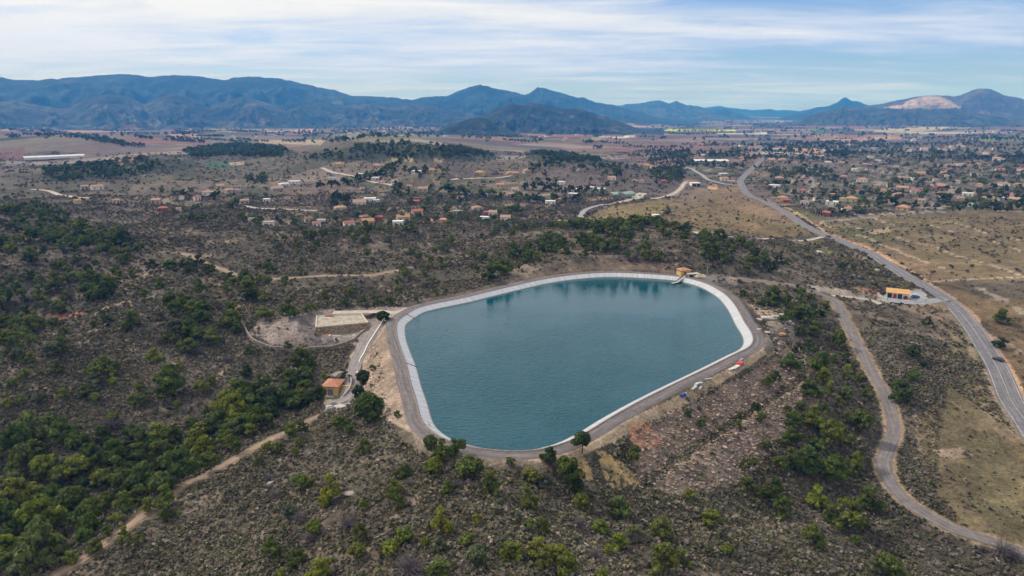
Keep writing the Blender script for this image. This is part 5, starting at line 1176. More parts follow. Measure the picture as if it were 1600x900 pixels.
HZ = [([(100,280),(230,280),(230,330),(100,330)], 'on the terraced slope far left'), ([(230,280),(420,280),(420,350),(230,350)], 'in the left valley hamlet'), ([(400,250),(640,250),(640,300),(400,305)], 'under the wooded hill left of centre'),
      ([(640,255),(815,255),(815,300),(640,300)], 'on the slope behind the central gardens'), ([(400,300),(530,300),(530,360),(400,360)], 'in the lower hamlet\'s left end'), ([(530,300),(640,300),(640,335),(530,335)], 'beside the small green field'), ([(530,335),(640,335),(640,360),(530,360)], 'along the lower hamlet\'s front row'),
      ([(640,300),(815,300),(815,360),(640,360)], 'in the lower hamlet\'s right end'), ([(815,255),(1045,255),(1045,300),(815,300)], 'round the dark grove at centre'), ([(815,300),(1045,300),(1045,360),(815,360)], 'beside the pale curved lane'), ([(1045,240),(1195,240),(1195,300),(1045,300)], 'near the road junction'),
      ([(1195,240),(1290,240),(1290,295),(1195,295)], 'in the upper village right of the road'), ([(1195,295),(1290,295),(1290,345),(1195,345)], 'at the village edge beside the main road'), ([(1290,296),(1385,296),(1385,345),(1290,345)], 'round the long yellow building'), ([(1290,220),(1385,220),(1385,296),(1290,296)], 'on the slope above the long yellow building'),
      ([(1385,297),(1480,297),(1480,345),(1385,345)], 'in the middle of the village front'), ([(1385,220),(1480,220),(1480,297),(1385,297)], 'above the middle of the village'), ([(1480,297),(1640,297),(1640,345),(1480,345)], 'at the right end of the village front'), ([(1480,220),(1640,220),(1640,297),(1480,297)], 'on the far right slope above the village')]
FZ = [([(440,180),(700,180),(700,225),(440,225)], 'in the far hamlet below the blue mountains'), ([(780,195),(920,195),(920,230),(780,230)], 'at the foot of the brown hill'), ([(920,180),(1240,180),(1240,240),(920,240)], 'far out on the plain'), ([(1240,170),(1640,170),(1640,240),(1240,240)], 'on the far right plain'), ([(0,180),(440,180),(440,240),(0,240)], 'on the far left plain')]
rnd = random.Random(21); hit = []
hs = [t.split() for t in HS.replace('\n', '|').split('|')]
hp = at([float(t[0]) for t in hs], [float(t[1])+float(t[2])*.14 for t in hs])
for t, p in zip(hs, hp):
    u, v, wp_ = map(float, t[:3]); zc = depth_of(p); w_ = wp_*.82*zc/FPX
    wing = w_ > 13; w0 = w_/1.5 if wing else w_
    d = min(w0*rnd.uniform(.6, .85), 11); h = 3.1 if w_ < 16 else rnd.choice((3.3, 5.6))
    wall, roof = WK[t[3]], RK[t[4]]
    o = house(p-np.array([0, 0, .1]), w0, d, h, -math.atan2(p[0], p[1])+rnd.uniform(-.45, .45), wall, roof, rnd, wing, wp_ >= 12)
    hit.append((o, f'{wall} house with {roof} roof', place_of(u, v, HZ, 'in the valley'), u))
# small far houses, each a wall and a roof
FAR = [([(515,193),(690,193),(700,214),(560,216),(510,212)], 34), ([(805,206),(900,205),(905,220),(805,221)], 14), ([(1010,188),(1110,190),(1110,200),(1010,200)], 12), ([(1240,205),(1600,205),(1600,236),(1300,240)], 40), ([(280,196),(420,200),(440,215),(300,216)], 14), ([(1080,222),(1190,215),(1195,232),(1120,236)], 8), ([(1400,182),(1600,178),(1600,196),(1400,196)], 10)]
for poly, n in FAR:
    pl = np.array(poly, float); k = 0
    while k < n:
        u = rnd.uniform(pl[:, 0].min(), pl[:, 0].max()); v = rnd.uniform(pl[:, 1].min(), pl[:, 1].max())
        if not pip(pl, np.array([u]), np.array([v]))[0]: continue
        k += 1; p = at(u, v)[0]; w_ = rnd.uniform(10, 17); wall = rnd.choice(('white','white','cream','pink','white','beige')); roof = rnd.choice(('pinkish tiled','flat white','orange tiled','pinkish tiled','flat grey'))
        o = house(p-np.array([0, 0, .3]), w_, w_*.7, rnd.uniform(3.5, 5.5), rnd.uniform(-.6, .6), wall, roof, rnd, False, False); o.name = 'far_house'; o['group'] = 'small far houses on the plain'
        hit.append((o, f'tiny {wall} house with {roof} roof', place_of(u, v, FZ, 'far across the valley'), u))
give_labels(hit)

# garden trees and cypresses among the houses: single crowns
gs = thin(garden, .32); gx = np.array([s[0] for s in gs]); gy = np.array([s[1] for s in gs]); gz = np.array([s[2] for s in gs]); gu, gv, gzc = project(gx, gy, gz)
gb = np.array([s[3] for s in gs])/gzc*FPX; go = np.argsort(-gb*((gu > 0) & (gu < 1600)))
GN = 150; gi = []
GZN = [(q, ph.replace('in the left valley hamlet', 'among the left valley hamlet houses')) for q, ph in HZ]
for k in go[:GN]:
    x, y, z, w_, tone, ex = gs[k]; h = w_*rnd.uniform(.8, 1.1)
    o = obj('garden_tree', ROUNDS[rnd.randrange(4)]); o.location = (x, y, z-.2); o.scale = (w_, w_, h); o.rotation_euler = (0, 0, rnd.uniform(0, 6.28)); o.color = vary(TONES[tone], rnd)
    tag(o, None, 'tree', 'garden trees among the village houses')
    gi.append((o, f"{'small' if w_ < 6 else 'large' if w_ > 8 else 'middling'} {tone} garden tree", place_of(gu[k], gv[k], GZN, 'among the valley fields'), gu[k]))
for u, v, hpx in ((867,301,13),(878,303,14),(883,305,13),(889,300,9),(895,303,7),(1275,338,12),(1279,338,13),(1283,338,12),(1271,337,10)):
    p = at(u, v)[0]; h = hpx*depth_of(p)/FPX
    o = obj('cypress', COLUMN[rnd.randrange(2)]); o.location = (p[0], p[1], p[2]-.2); o.scale = (h*.9, h*.9, h); o.rotation_euler = (0, 0, rnd.uniform(0, 6)); o.color = (.022,.038,.018,1)
    tag(o, None, 'cypress', 'slim dark cypresses'); gi.append((o, 'slim dark cypress', 'in the gardens by the pale curved lane' if u < 1000 else 'beside the red house at the village edge', u))
give_labels(gi)
gr = [k for k in go[GN:]]
if gr:
    pg = np.array([gs[k][:3] for k in gr]); wg = np.array([gs[k][3] for k in gr]); tg = np.array([TONES[gs[k][4]] for k in gr])
    tag(merged('village_greenery', lowp, pg, wg, tg, MAT_VEG, 110), 'dark greenery growing thickly between the village houses', 'greenery')

# leafless grey bushes and trees
ti = []
for u, v, d in ((175,660,44),(130,715,54),(170,705,40),(90,800,24),(90,835,20),(640,880,60),(485,835,34),(545,815,40),(713,755,28),(905,815,36),(990,832,44),(470,805,28),(640,752,20),(930,865,30),(1565,855,46),(430,770,24),(355,560,22),(310,548,22),(250,530,18),(1585,865,36),(420,745,20)):
    p = at(u, v+d*.3)[0]; w_ = d*depth_of(p)/FPX
    root = thing('bare_tree', p-np.array([0, 0, .15]), 0, None, 'bare tree', 'leafless grey trees and bushes on the heath')
    c = obj('crown', TWIGS[rnd.randrange(3)], None, root); c.scale = (w_, w_, w_*.8); c.rotation_euler = (0, 0, rnd.uniform(0, 6)); k_ = rnd.uniform(.8, 1.2); c.color = (.135*k_,.112*k_,.115*k_, 1)
    t = obj('trunk', PTRUNK[rnd.randrange(4)], None, root); t.scale = (w_*.8, w_*.8, w_*.5)
    ti.append((root, f"{'broad' if w_ > 6.5 else 'small' if w_ < 4 else 'middling'} leafless grey tree", place_of(u, v, TZ, 'on the open heath'), u))
give_labels(ti)

# ------------------------------------------------------------------ yellow pump house on the left
MAT_YEL = mat('render_ochre_yellow', (.60,.39,.12), .9, .8, .14, 0, 4); MAT_TER = tile_mat('tile_terracotta', (.44,.20,.125)); MAT_CON = mat('concrete', (.40,.375,.34), .9, 1.2, .25, .2); MAT_SHUT = mat('shutter_steel', (.17,.145,.16), .6, 1.5, .15)
MAT_DRY = None
def stone_mat(name, rgb, sc):
    m, nt, b = new_mat(name); pos = geo_pos(nt); v = nt.nodes.new('ShaderNodeTexVoronoi'); v.inputs['Scale'].default_value = sc; lk(nt, pos, v.inputs['Vector'])
    s = nt.nodes.new('ShaderNodeSeparateColor'); lk(nt, v.outputs['Color'], s.inputs[0]); c = nt.nodes.new('ShaderNodeRGB'); c.outputs[0].default_value = (*rgb, 1)
    mr = nt.nodes.new('ShaderNodeMapRange'); mr.inputs[3].default_value = .55; mr.inputs[4].default_value = 1.4; lk(nt, s.outputs[0], mr.inputs[0])
    vm = nt.nodes.new('ShaderNodeVectorMath'); vm.operation = 'SCALE'; lk(nt, c.outputs[0], vm.inputs[0]); lk(nt, mr.outputs[0], vm.inputs['Scale'])
    ve = nt.nodes.new('ShaderNodeTexVoronoi'); ve.feature = 'DISTANCE_TO_EDGE'; ve.inputs['Scale'].default_value = sc; lk(nt, pos, ve.inputs['Vector'])
    m2 = nt.nodes.new('ShaderNodeMapRange'); m2.inputs[2].default_value = .09; m2.inputs[3].default_value = .45; m2.inputs[4].default_value = 1; lk(nt, ve.outputs['Distance'], m2.inputs[0])
    v2 = nt.nodes.new('ShaderNodeVectorMath'); v2.operation = 'SCALE'; lk(nt, vm.outputs[0], v2.inputs[0]); lk(nt, m2.outputs[0], v2.inputs['Scale'])
    lk(nt, v2.outputs[0], b.inputs['Base Color']); return m
MAT_RUB = stone_mat('rubble_masonry', (.30,.225,.155), 1.7); MAT_DRYST = stone_mat('dry_stone', (.27,.225,.185), 2.2)
p = at1(519, 616); sc_ = depth_of(p)/FPX
pw = thing('pump_house', (p.x, p.y+1.6, p.z-.1), -.10, 'yellow pump house with terracotta hipped roof and grey roller door', 'pump house')
W2, D2, H2 = 2.55, 2.6, 3.3
poly_mesh('wall', [box(-W2, W2, -D2, D2, -.8, H2)], MAT_YEL, pw)
rf = poly_mesh('roof', [hip_roof(-W2, W2, -D2, D2+.8, H2, 1.55, .5, .18)], MAT_TER, pw)
poly_mesh('cornice', [box(-W2-.12, W2+.12, -D2-.12, D2+.12, H2-.28, H2-.01)], MAT_CON, pw)
dr = poly_mesh('roller_door', [box(-.95, .95, -D2-.06, -D2+.03, 0, 2.45)], MAT_SHUT, pw)
poly_mesh('door_frame', [box(-1.12, -.96, -D2-.09, -D2+.03, 0, 2.6), box(.96, 1.12, -D2-.09, -D2+.03, 0, 2.6), box(-1.12, 1.12, -D2-.09, -D2+.03, 2.46, 2.62)], WALLM['cream'], dr)
poly_mesh('plinth', [box(-W2-.06, W2+.06, -D2-.06, D2+.06, -.8, .25)], MAT_CON, pw)
poly_mesh('side_wing', [box(W2+.02, W2+4.2, .7, 1.1, -.8, 2.3), box(W2+.02, W2+4.3, .6, 1.2, 2.3, 2.45)], MAT_YEL, pw)
poly_mesh('door_step', [box(-1.4, 1.4, -D2-1.0, -D2-.1, -.5, .12)], MAT_CON, pw)
bench = poly_mesh('concrete_bench', [box(-.9, .9, -.3, .3, .35, .5), box(-.8, -.55, -.25, .25, -.2, .35), box(.55, .8, -.25, .25, -.2, .35)], MAT_CON); bench.location = at1(527.5, 617.5); tag(bench, 'low pale concrete bench before the pump house door', 'bench')
def wall_along(name, px, w_, h0, h1, mm, label, cat, base=-.5, step=1.0):
    p = at([q[0] for q in px], [q[1] for q in px]); c = smooth_open(p, step); c[:, 2] = Hq(c[:, 0], c[:, 1])
    t = np.gradient(c[:, :2], axis=0); t /= np.hypot(t[:, 0], t[:, 1])[:, None]+1e-9; n_ = np.c_[t[:, 1], -t[:, 0]]
    hh = np.linspace(h0, h1, len(c)); L = []
    for s, z in ((-.5, base), (-.45, 1), (.45, 1), (.5, base)):
        zz_ = c[:, 2]+(hh if z == 1 else base); L.append(np.c_[c[:, :2]+n_*s*w_, zz_])
    V = np.concatenate(L); k = len(c); i = np.arange(k-1); f = []
    for a in range(3): f.append(np.c_[a*k+i, (a+1)*k+i, (a+1)*k+i+1, a*k+i+1])
    f = np.concatenate(f).tolist()+[[0, k, 2*k, 3*k], [k-1, 4*k-1, 3*k-1, 2*k-1]]
    return tag(poly_mesh(name, [(V, f)], mm), label, cat)
wall_along('retaining_wall', [(548,592),(549,600),(546,609),(540,616),(536,620)], .4, 1.3, .6, MAT_CON, 'curved concrete retaining wall beside the pump house drive', 'wall')
wall_along('kerb_wall', [(599,503),(590,515),(577,535),(567,555),(560,572),(558,585)], .5, .45, .4, mat('limewash', (.62,.58,.53), .9, 1.5, .2), 'pale limewashed kerb wall along the service road', 'wall', step=1.5)
wall_along('terrace_wall', [(378,506),(392,530),(410,540),(440,546),(480,547),(520,544),(545,536),(560,526),(571,518)], .8, 1.3, 1.1, MAT_DRYST, 'long curved dry stone terrace wall below the tank', 'wall', step=1.5)
wall_along('track_wall', [(493,634),(500,642),(511,650)], .5, .5, .5, MAT_DRYST, 'short low stone wall beside the dirt track end', 'wall')
# boulders below the yard
MAT_BOUL = mat('pale_boulder', (.46,.42,.38), .95, 1.4, .3, .4)
def boulder(u, v, wpx, label, sq=.6, seed=0, m_=None, ln=1.2):
    p = at1(u, v); w_ = wpx*depth_of(p)/FPX; bm = bmesh.new(); bmesh.ops.create_icosphere(bm, subdivisions=3, radius=.5); r = np.random.default_rng(seed+400)
    for vv in bm.verts:
        c = np.array(vv.co); k = 1+.28*float(fbm(np.array([c[0]*2+seed]), np.array([c[1]*2+c[2]*2.7]), .6, 3, seed)[0]); vv.co = Vector((c[0]*w_*ln*k, c[1]*w_*.9*k, c[2]*w_*sq*k))
    me = bpy.data.meshes.new('boulder'); bm.to_mesh(me); bm.free(); o = obj('boulder', me, m_ or MAT_BOUL); o.location = p+Vector((0, 0, w_*sq*.2)); return tag(o, label, 'boulder')
boulder(515, 638, 11, 'upright pale boulder at the edge of the pump house yard', .75, 1)
boulder(531, 636, 15, 'long flat pale boulder beside the service road end', .3, 2, None, 1.3)
boulder(545, 772, 15, 'pale rock outcrop beside a pine on the lower heath', .35, 3, mat('grey_outcrop', (.27,.235,.205), .95, 1.6, .4, .5))
boulder(545, 633, 8, 'small tan boulder at the foot of the rubble bank', .5, 4)
MAT_WHR = mat('weathered_block', (.42,.37,.33), .95, 1.4, .3)
for i, (u, v, w_, l) in enumerate(((1199,498,14,'largest pale quarry block at the reservoir\'s right bend'),(1186,499,7,'pale quarry block nearest the perimeter road'),(1212,495,9,'grey quarry block behind the largest one'),(1220,492,7,'small grey quarry block at the bench top'),(1197,520,8,'tan quarry block lower on the rubble bench'),(1222,523,10,'orange quarry block on the rubble bench'),(1213,538,8,'grey quarry block at the bench foot'),(1186,515,6,'small pale quarry block beside the road verge'))):
    boulder(u, v, w_, l, .45, 20+i, mat('orange_rock', (.42,.235,.12), .95, 1.4, .3) if i == 5 else MAT_WHR, 1.4)
# fallen branches
def branch(u, v, lpx, ang, label):
    p = at1(u, v); L = lpx*depth_of(p)/FPX; dx, dy = math.cos(ang), math.sin(ang)
    P_ = []; pts = []
    for k in range(6):
        x, y = p.x+dx*L*(k/5-.5)+.15*math.sin(k*2.1), p.y+dy*L*(k/5-.5)+.15*math.cos(k*1.7); pts.append((x, y, float(Hq(x, y))+.3))
    P_.append(tube_verts(pts, [.17,.15,.13,.11,.08,.04], 5))
    for k, s in ((2, 1), (3, -1), (4, 1)):
        a = ang+s*.8; x, y, z = pts[k]; P_.append(tube_verts([(x, y, z), (x+math.cos(a)*L*.22, y+math.sin(a)*L*.22, z+.4)], [.08,.03], 4))
    v_, f_ = join(P_); return tag(obj('fallen_branch', np_mesh('fallen_branch', v_, f_), MAT_DEADW), label, 'branch')
MAT_DEADW = mat('dead_wood', (.40,.35,.30), .95, 3, .3)
branch(595, 838, 22, .5, 'bleached fallen branch on the lower heath near the centre'); branch(410, 838, 24, 1.9, 'bleached dead branch on the left heath slope'); branch(307, 772, 26, .3, 'pale dead branch above the dirt track'); branch(300, 800, 20, .6, 'thin pale dead branch below the first one by the track')
branch(920, 855, 16, -.5, 'thin fallen branch below the lower heath pines'); branch(1558, 876, 14, 1.4, 'white fallen branch below the valley road end'); branch(147, 693, 16, 2.2, 'white dead trunk leaning above the valley wood'); branch(990, 803, 14, -.8, 'fallen pale branch beside a pine below the ochre slope')
branch(1250, 800, 40, -.55, 'long tan dead branch on the slope below the big clump'); branch(1283, 545, 12, .9, 'pale fallen trunk above the valley road')

# ------------------------------------------------------------------ stone water tank
zt = .5
tc4 = [Vector((*on_plane(u, v, zt), zt)) for u, v in ((492.5, 511), (575.5, 503.5), (566, 490), (494, 493.5))]
tk = thing('stone_tank', (0, 0, 0), 0, 'rectangular rubble stone water tank with a pale flat top', 'water tank')
def quad_prism(c, z0, z1, grow0=0.0):
    m_ = sum(c, Vector())/4; lo_ = [Vector((m_.x+(q.x-m_.x)*(1+grow0), m_.y+(q.y-m_.y)*(1+grow0), z0)) for q in c]; hi_ = [Vector((q.x, q.y, z1)) for q in c]
    return [tuple(q) for q in lo_+hi_], [[0,3,2,1],[4,5,6,7],[0,1,5,4],[1,2,6,5],[2,3,7,6],[3,0,4,7]]
def inset(c, d):
    m_ = sum(c, Vector())/4; return [m_+(q-m_)*(1-d/((q-m_).length)) for q in c]
poly_mesh('wall', [quad_prism(inset(tc4, .15), -4.5, .1, .04)], MAT_RUB, tk)
ins = inset(tc4, .75)
rim_ = []
for i in range(4):
    a, b_, c_, d_ = tc4[i], tc4[(i+1) % 4], ins[(i+1) % 4], ins[i]; v_ = [(q.x, q.y, .1) for q in (a, b_, c_, d_)]+[(q.x, q.y, .55) for q in (a, b_, c_, d_)]
    rim_.append((v_, [[0,3,2,1],[4,5,6,7],[0,1,5,4],[1,2,6,5],[2,3,7,6],[3,0,4,7]]))
MAT_TOP = mat('tank_screed', (.33,.285,.23), .95, .35, .35, 0, 1.6)
poly_mesh('coping', rim_, mat('tank_coping', (.46,.385,.28), .95, 1, .25), tk)
top = poly_mesh('top_slab', [quad_prism(ins, .1, .28)], MAT_TOP, tk)
e1, e2 = tc4[1]-tc4[0], tc4[3]-tc4[0]
hx = tc4[0]+e1*.26+e2*.9
poly_mesh('hatch', [box(hx.x-1.6, hx.x+1.6, hx.y-.6, hx.y+.6, .28, .75)], mat('rusty_lid', (.30,.10,.06), .9, 2, .3), tk)
p = at1(511.5, 527); cc = thing('valve_chamber', (p.x, p.y, p.z), -.1, 'small cream valve chamber with rusty lid below the stone tank', 'valve chamber')
poly_mesh('wall', [box(-1.3, 1.3, -.9, .9, -.4, 1.0)], WALLM['cream'], cc); poly_mesh('lid', [box(-1.2, .6, -.8, .8, 1.0, 1.12)], mat('rust', (.34,.12,.06), .9, 2, .3), cc)
poly_mesh('side_channel', [box(1.32, 5.4, .3, .9, -.4, .55)], WALLM['cream'], cc)

# ------------------------------------------------------------------ yellow gatehouse at the far bank, outlet bridge, pole
p = at1(1068.5, 430.5)
gh = thing('gatehouse', (p.x, p.y+1.2, 1.6), .28, 'small yellow gatehouse with orange hipped roof on the far bank', 'gatehouse')
poly_mesh('wall', [box(-2.7, 2.7, -2.3, 2.3, -.6, 2.9)], MAT_YEL, gh); poly_mesh('roof', [hip_roof(-2.7, 2.7, -2.3, 2.3, 2.9, 1.3, .5, .16)], ROOFM['orange tiled'], gh)
poly_mesh('window', [box(-1.0, .5, -2.36, -2.27, 1.3, 2.2)], MAT_WIN, gh); poly_mesh('window', [box(2.66, 2.76, -1.2, 0, 1.3, 2.2)], MAT_WIN, gh); poly_mesh('door', [box(2.66, 2.76, .5, 1.5, 0, 2.1)], MAT_DOOR, gh)
a = Vector((*on_plane(1072, 430.5, 2.1), 2.1)); b_ = Vector((*on_plane(1058, 441.5, .35), .35)); c_ = Vector((*on_plane(1050.5, 443.0, .35), .35))
br = thing('outlet_stair', tuple(a), 0, 'concrete stair running down the lining into the water', 'stair')
def slab(A, B, w_, t_):
    d = (B-A); n_ = Vector((d.y, -d.x, 0)).normalized()*w_/2; v_ = [A-n_, A+n_, B+n_, B-n_]; v_ = [tuple(q-a) for q in v_]+[tuple(q-a+Vector((0, 0, t_))) for q in v_]
    return v_, [[0,3,2,1],[4,5,6,7],[0,1,5,4],[1,2,6,5],[2,3,7,6],[3,0,4,7]]
poly_mesh('deck', [slab(a, b_, 1.3, .3)], MAT_CON, br); poly_mesh('landing', [slab(b_, c_, 1.2, .25)], MAT_CON, br)
n_ = Vector(((b_-a).y, -(b_-a).x, 0)).normalized()
poly_mesh('side_beam', [slab(a+n_*.85-Vector((0,0,.6)), b_+n_*.85-Vector((0,0,.6)), .3, 1.1)], MAT_BLK, br)
rl = []
for s in (-.7, .7):
    for k in range(6):
        q = a.lerp(b_, k/5)+n_*s-a; rl.append(tube_verts([q+Vector((0,0,.3)), q+Vector((0,0,1.25))], [.05,.05], 5))
    rl.append(tube_verts([n_*s+Vector((0,0,1.25)), b_-a+n_*s+Vector((0,0,1.25))], [.05,.05], 5))
v_, f_ = join(rl); poly_mesh('handrail', [(v_, f_.tolist())], mat('galvanised', (.42,.43,.44), .5, 2, .1, metal=.6), br)
p = at1(1083, 432); vt = thing('filter_vault', (p.x, p.y+.8, 1.55), .2, 'low grey concrete vault with open bays beside the gatehouse', 'vault')
poly_mesh('top_slab', [box(-3.2, 3.2, -1.6, 1.6, 1.5, 1.85)], MAT_CON, vt); poly_mesh('wall', [box(-3, -2.6, -1.4, 1.4, -.5, 1.5), box(2.6, 3, -1.4, 1.4, -.5, 1.5), box(-.3, .3, -1.4, 1.4, -.5, 1.5), box(-2.6, 2.6, 1.0, 1.4, -.5, 1.5)], MAT_CON, vt)
p = at1(1095, 432); hp_ = poly_mesh('earth_heap', [hip_roof(-3, 3, -1.6, 1.6, -.2, 1.6, .0, .05)], mat('tan_earth', (.42,.32,.21), .95, .9, .35), None, .12); hp_.location = p; tag(hp_, 'low heap of tan earth right of the concrete vault', 'heap')
def pole(u, v, hpx, label):
    p = at1(u, v); h = hpx*depth_of(p)/FPX; r = thing('utility_pole', tuple(p), .2, label, 'utility pole'); v_, f_ = tube_verts([(0,0,-.5),(0,0,h)], [.16,.11], 8); obj('pole', np_mesh('pole', v_, f_), MAT_CON, r)
    poly_mesh('crossarm', [box(-1.3, 1.3, -.08, .08, h-.7, h-.52)], MAT_SHUT, r); v_, f_ = join([tube_verts([(x, 0, h-.52), (x, 0, h-.15)], [.07,.05], 6) for x in (-1.15, 0.35, 1.15)]); obj('insulators', np_mesh('insulators', v_, f_), MAT_SHUT, r)
pole(1104.5, 430.5, 15, 'thin grey utility pole behind the reservoir right of the gatehouse')

# ------------------------------------------------------------------ red and white roadside building
p = at1(1405.5, 466.5)
fb = thing('roadside_station', (p.x, p.y+2.2, -10.2), -.47, 'low white and red roadside building with orange roof and dark green doors', 'station')
L_, D_, H_ = 5.0, 2.3, 2.7; MAT_WHT = WALLM['white']; MAT_REDP = mat('red_paint', (.40,.035,.05), .7, 1.5, .15); MAT_GRN = mat('dark_green_door', (.010,.045,.045), .5, 1.5, .15)
poly_mesh('wall', [box(-L_, L_, -D_, D_, -.8, H_)], MAT_WHT, fb)
poly_mesh('roof', [([(-L_-.5,-D_-.7,H_+.02),(L_+.5,-D_-.7,H_+.02),(L_+.5,D_+.4,H_+1.2),(-L_-.5,D_+.4,H_+1.2),(-L_-.5,-D_-.7,H_+.25),(L_+.5,-D_-.7,H_+.25),(L_+.5,D_+.4,H_+1.43),(-L_-.5,D_+.4,H_+1.43)], [[0,3,2,1],[4,5,6,7],[0,1,5,4],[1,2,6,5],[2,3,7,6],[3,0,4,7]]), ([(-L_,D_-.01,H_),(L_,D_-.01,H_),(L_,D_-.01,H_+1.0),(-L_,D_-.01,H_+1.0)], [[0,1,2,3]])], tile_mat('tile_light_orange', (.56,.32,.12)), fb)
for x in (-3.6, 1.0): poly_mesh('garage_door', [box(x-1.0, x+1.0, -D_-.08, -D_+.03, 0, 2.35)], MAT_GRN, fb)
w1_ = poly_mesh('red_panel', [box(-2.2, -.4, -D_-.07, -D_+.03, 0, 1.7)], MAT_REDP, fb); poly_mesh('window', [box(-1.9, -.7, -D_-.1, -D_+.03, 1.75, 2.2)], MAT_WIN, fb)
poly_mesh('red_panel', [box(2.5, 4.7, -D_-.07, -D_+.03, 0, 1.5)], MAT_REDP, fb); poly_mesh('door', [box(3.1, 4.0, -D_-.1, -D_+.03, 0, 1.9)], MAT_WIN, fb)
poly_mesh('red_panel', [box(-L_-.07, -L_+.03, -1.2, .8, .6, 2.2)], MAT_REDP, fb)
gp = [at1(1427.5, 471.8), at1(1445, 472.5), at1(1446, 469)]
gt = thing('yard_fence', tuple(gp[0]), 0, 'grey metal rail fence at the roadside building yard', 'fence')
rl = []
for A, B in ((gp[0], gp[1]), (gp[1], gp[2])):
    for zz_ in (.15, 1.4): rl.append(tube_verts([A-gp[0]+Vector((0,0,zz_)), B-gp[0]+Vector((0,0,zz_))], [.06,.06], 5))
    n__ = max(3, int((B-A).length/.35))
    for k in range(n__): q = A.lerp(B, k/(n__-1))-gp[0]; rl.append(tube_verts([q+Vector((0,0,-.3)), q+Vector((0,0,1.4))], [.03,.03], 4))
v_, f_ = join(rl); poly_mesh('rails', [(v_, f_.tolist())], mat('grey_rail', (.30,.30,.33), .6, 2, .1), gt)
pst = [tube_verts([q-gp[0]+Vector((0,0,-.4)), q-gp[0]+Vector((0,0,1.7))], [.12,.12], 6) for q in gp]
for v_, f_ in pst: poly_mesh('post', [(v_, f_.tolist())], MAT_CON, gt)
wall_along('yard_wall', [(1371,461),(1378,466),(1386,469)], .4, 1.5, 1.3, MAT_CON, 'low grey yard wall left of the roadside building', 'wall')
# cars
def car(loc, rz, rgb, label, s=1.0):
    r = thing('parked_car' if 'parked' in label else 'car', loc, rz, label, 'car'); pm = mat('car_paint', rgb, .35, 1, .05, spec=.5)
    prof = [(-2.1,.35),(-2.15,.75),(-2.0,.95),(-1.0,1.02),(1.3,1.0),(2.0,.85),(2.15,.55),(2.1,.35)]
    def ext(pr, w0, w1=None):
        n = len(pr); v = [(x, -w0, z) for x, z in pr]+[(x, w0, z) for x, z in pr]; return v, [list(range(n))[::-1], list(range(n, 2*n))]+[[i, (i+1) % n, n+(i+1) % n, n+i] for i in range(n)]
    poly_mesh('body', [ext(prof, .88)], pm, r, .05)
    cb = [(-1.75,.98),(-1.35,1.42),(.25,1.45),(1.1,1.0)]; n = 4; v = [(x, -(.8 if i in (0,3) else .66), z) for i, (x, z) in enumerate(cb)]+[(x, (.8 if i in (0,3) else .66), z) for i, (x, z) in enumerate(cb)]
    poly_mesh('cabin_glass', [(v, [[3,2,1,0],[4,5,6,7]]+[[i, (i+1) % n, n+(i+1) % n, n+i] for i in range(n)])], MAT_WIN, r)
    poly_mesh('roof_panel', [box(-1.3, .22, -.64, .64, 1.43, 1.49)], pm, r)
    for x in (-1.3, 1.35):
        for y in (-.82, .82):
            bm = bmesh.new(); bmesh.ops.create_cone(bm, cap_ends=True, segments=16, radius1=.33, radius2=.33, depth=.22, matrix=Matrix.Translation((x, y, .33)) @ Matrix.Rotation(pi/2, 4, 'X')); me = bpy.data.meshes.new('wheel'); bm.to_mesh(me); bm.free(); obj('wheel', me, MAT_BLK, r)
    return r
c_ = ROADW['main_road'][1]; q = at1(1290, 371.5); k = int(np.argmin(np.hypot(c_[:, 0]-q.x, c_[:, 1]-q.y))); t = c_[k+2]-c_[k-2]; ang = math.atan2(t[1], t[0]); off = np.array([-math.sin(ang), math.cos(ang)])*1.9
car((c_[k, 0]+off[0], c_[k, 1]+off[1], float(Hq(*(c_[k, :2]+off)))+.16), ang, (.03,.035,.06), 'dark blue car driving along the main road near the field lane')
q = at1(1559.5, 563.5); car((q.x, q.y, q.z+.05), ang+.3, (.035,.028,.035), 'dark car parked on the verge of the main road')
q = at1(1430, 465.5); car((q.x, q.y, q.z+.1), .2, (.03,.12,.30), 'blue car parked beside the roadside building')
# dumped things along the rim road
def on_rim(u, v, z=1.62): return Vector((*on_plane(u, v, z), z))
dirR = on_rim(1150, 567)-on_rim(1050, 621); aR = math.atan2(dirR.y, dirR.x)
def dump(name, u, v, parts, m_, label, cat, rz=0.0):
    o = poly_mesh(name, parts, m_); p = on_rim(u, v); p.z = float(Hq(p.x, p.y))+.03; o.location = p; o.rotation_euler = (0, 0, aR+rz); return tag(o, label, cat)
rt = dump('red_panel_stack', 1156.5, 567, [box(-1.5, 1.3, -.9, .9, 0, .35), box(-1.2, 1.5, -.75, .85, .36, .5), box(-.9, -.4, -.2, .3, .5, .62)], mat('red_plastic', (.52,.05,.045), .5, 2, .1), 'bright red plastic panels dumped on the rim road verge', 'panels', .15)
dump('concrete_slab', 1149, 571.5, [box(-1.9, 1.9, -.9, .9, 0, .25)], mat('pale_slab', (.50,.46,.40), .9, 1.2, .2), 'large pale slab lying just before the red panels', 'slab', .05)
dump('concrete_slab', 1142, 575, [box(-1.3, 1.3, -.7, .7, 0, .22)], bpy.data.materials['pale_slab'], 'smaller pale slab lying second from the red panels', 'slab', -.1)
dump('light_blue_tarp', 1158.5, 562.5, [box(-1.0, 1.0, -.35, .35, 0, .3), box(-.6, .7, -.25, .3, .3, .45)], mat('light_blue', (.20,.40,.45), .6, 2, .15), 'light blue sheet crumpled behind the red panels', 'sheet')
dump('stone_sill', 1106.5, 592, [box(-1.2, .2, -.2, .2, 0, .3), box(.3, 1.3, -.2, .2, 0, .28)], MAT_BOUL, 'pale broken stone sill on the rim road verge', 'stone', -.4)
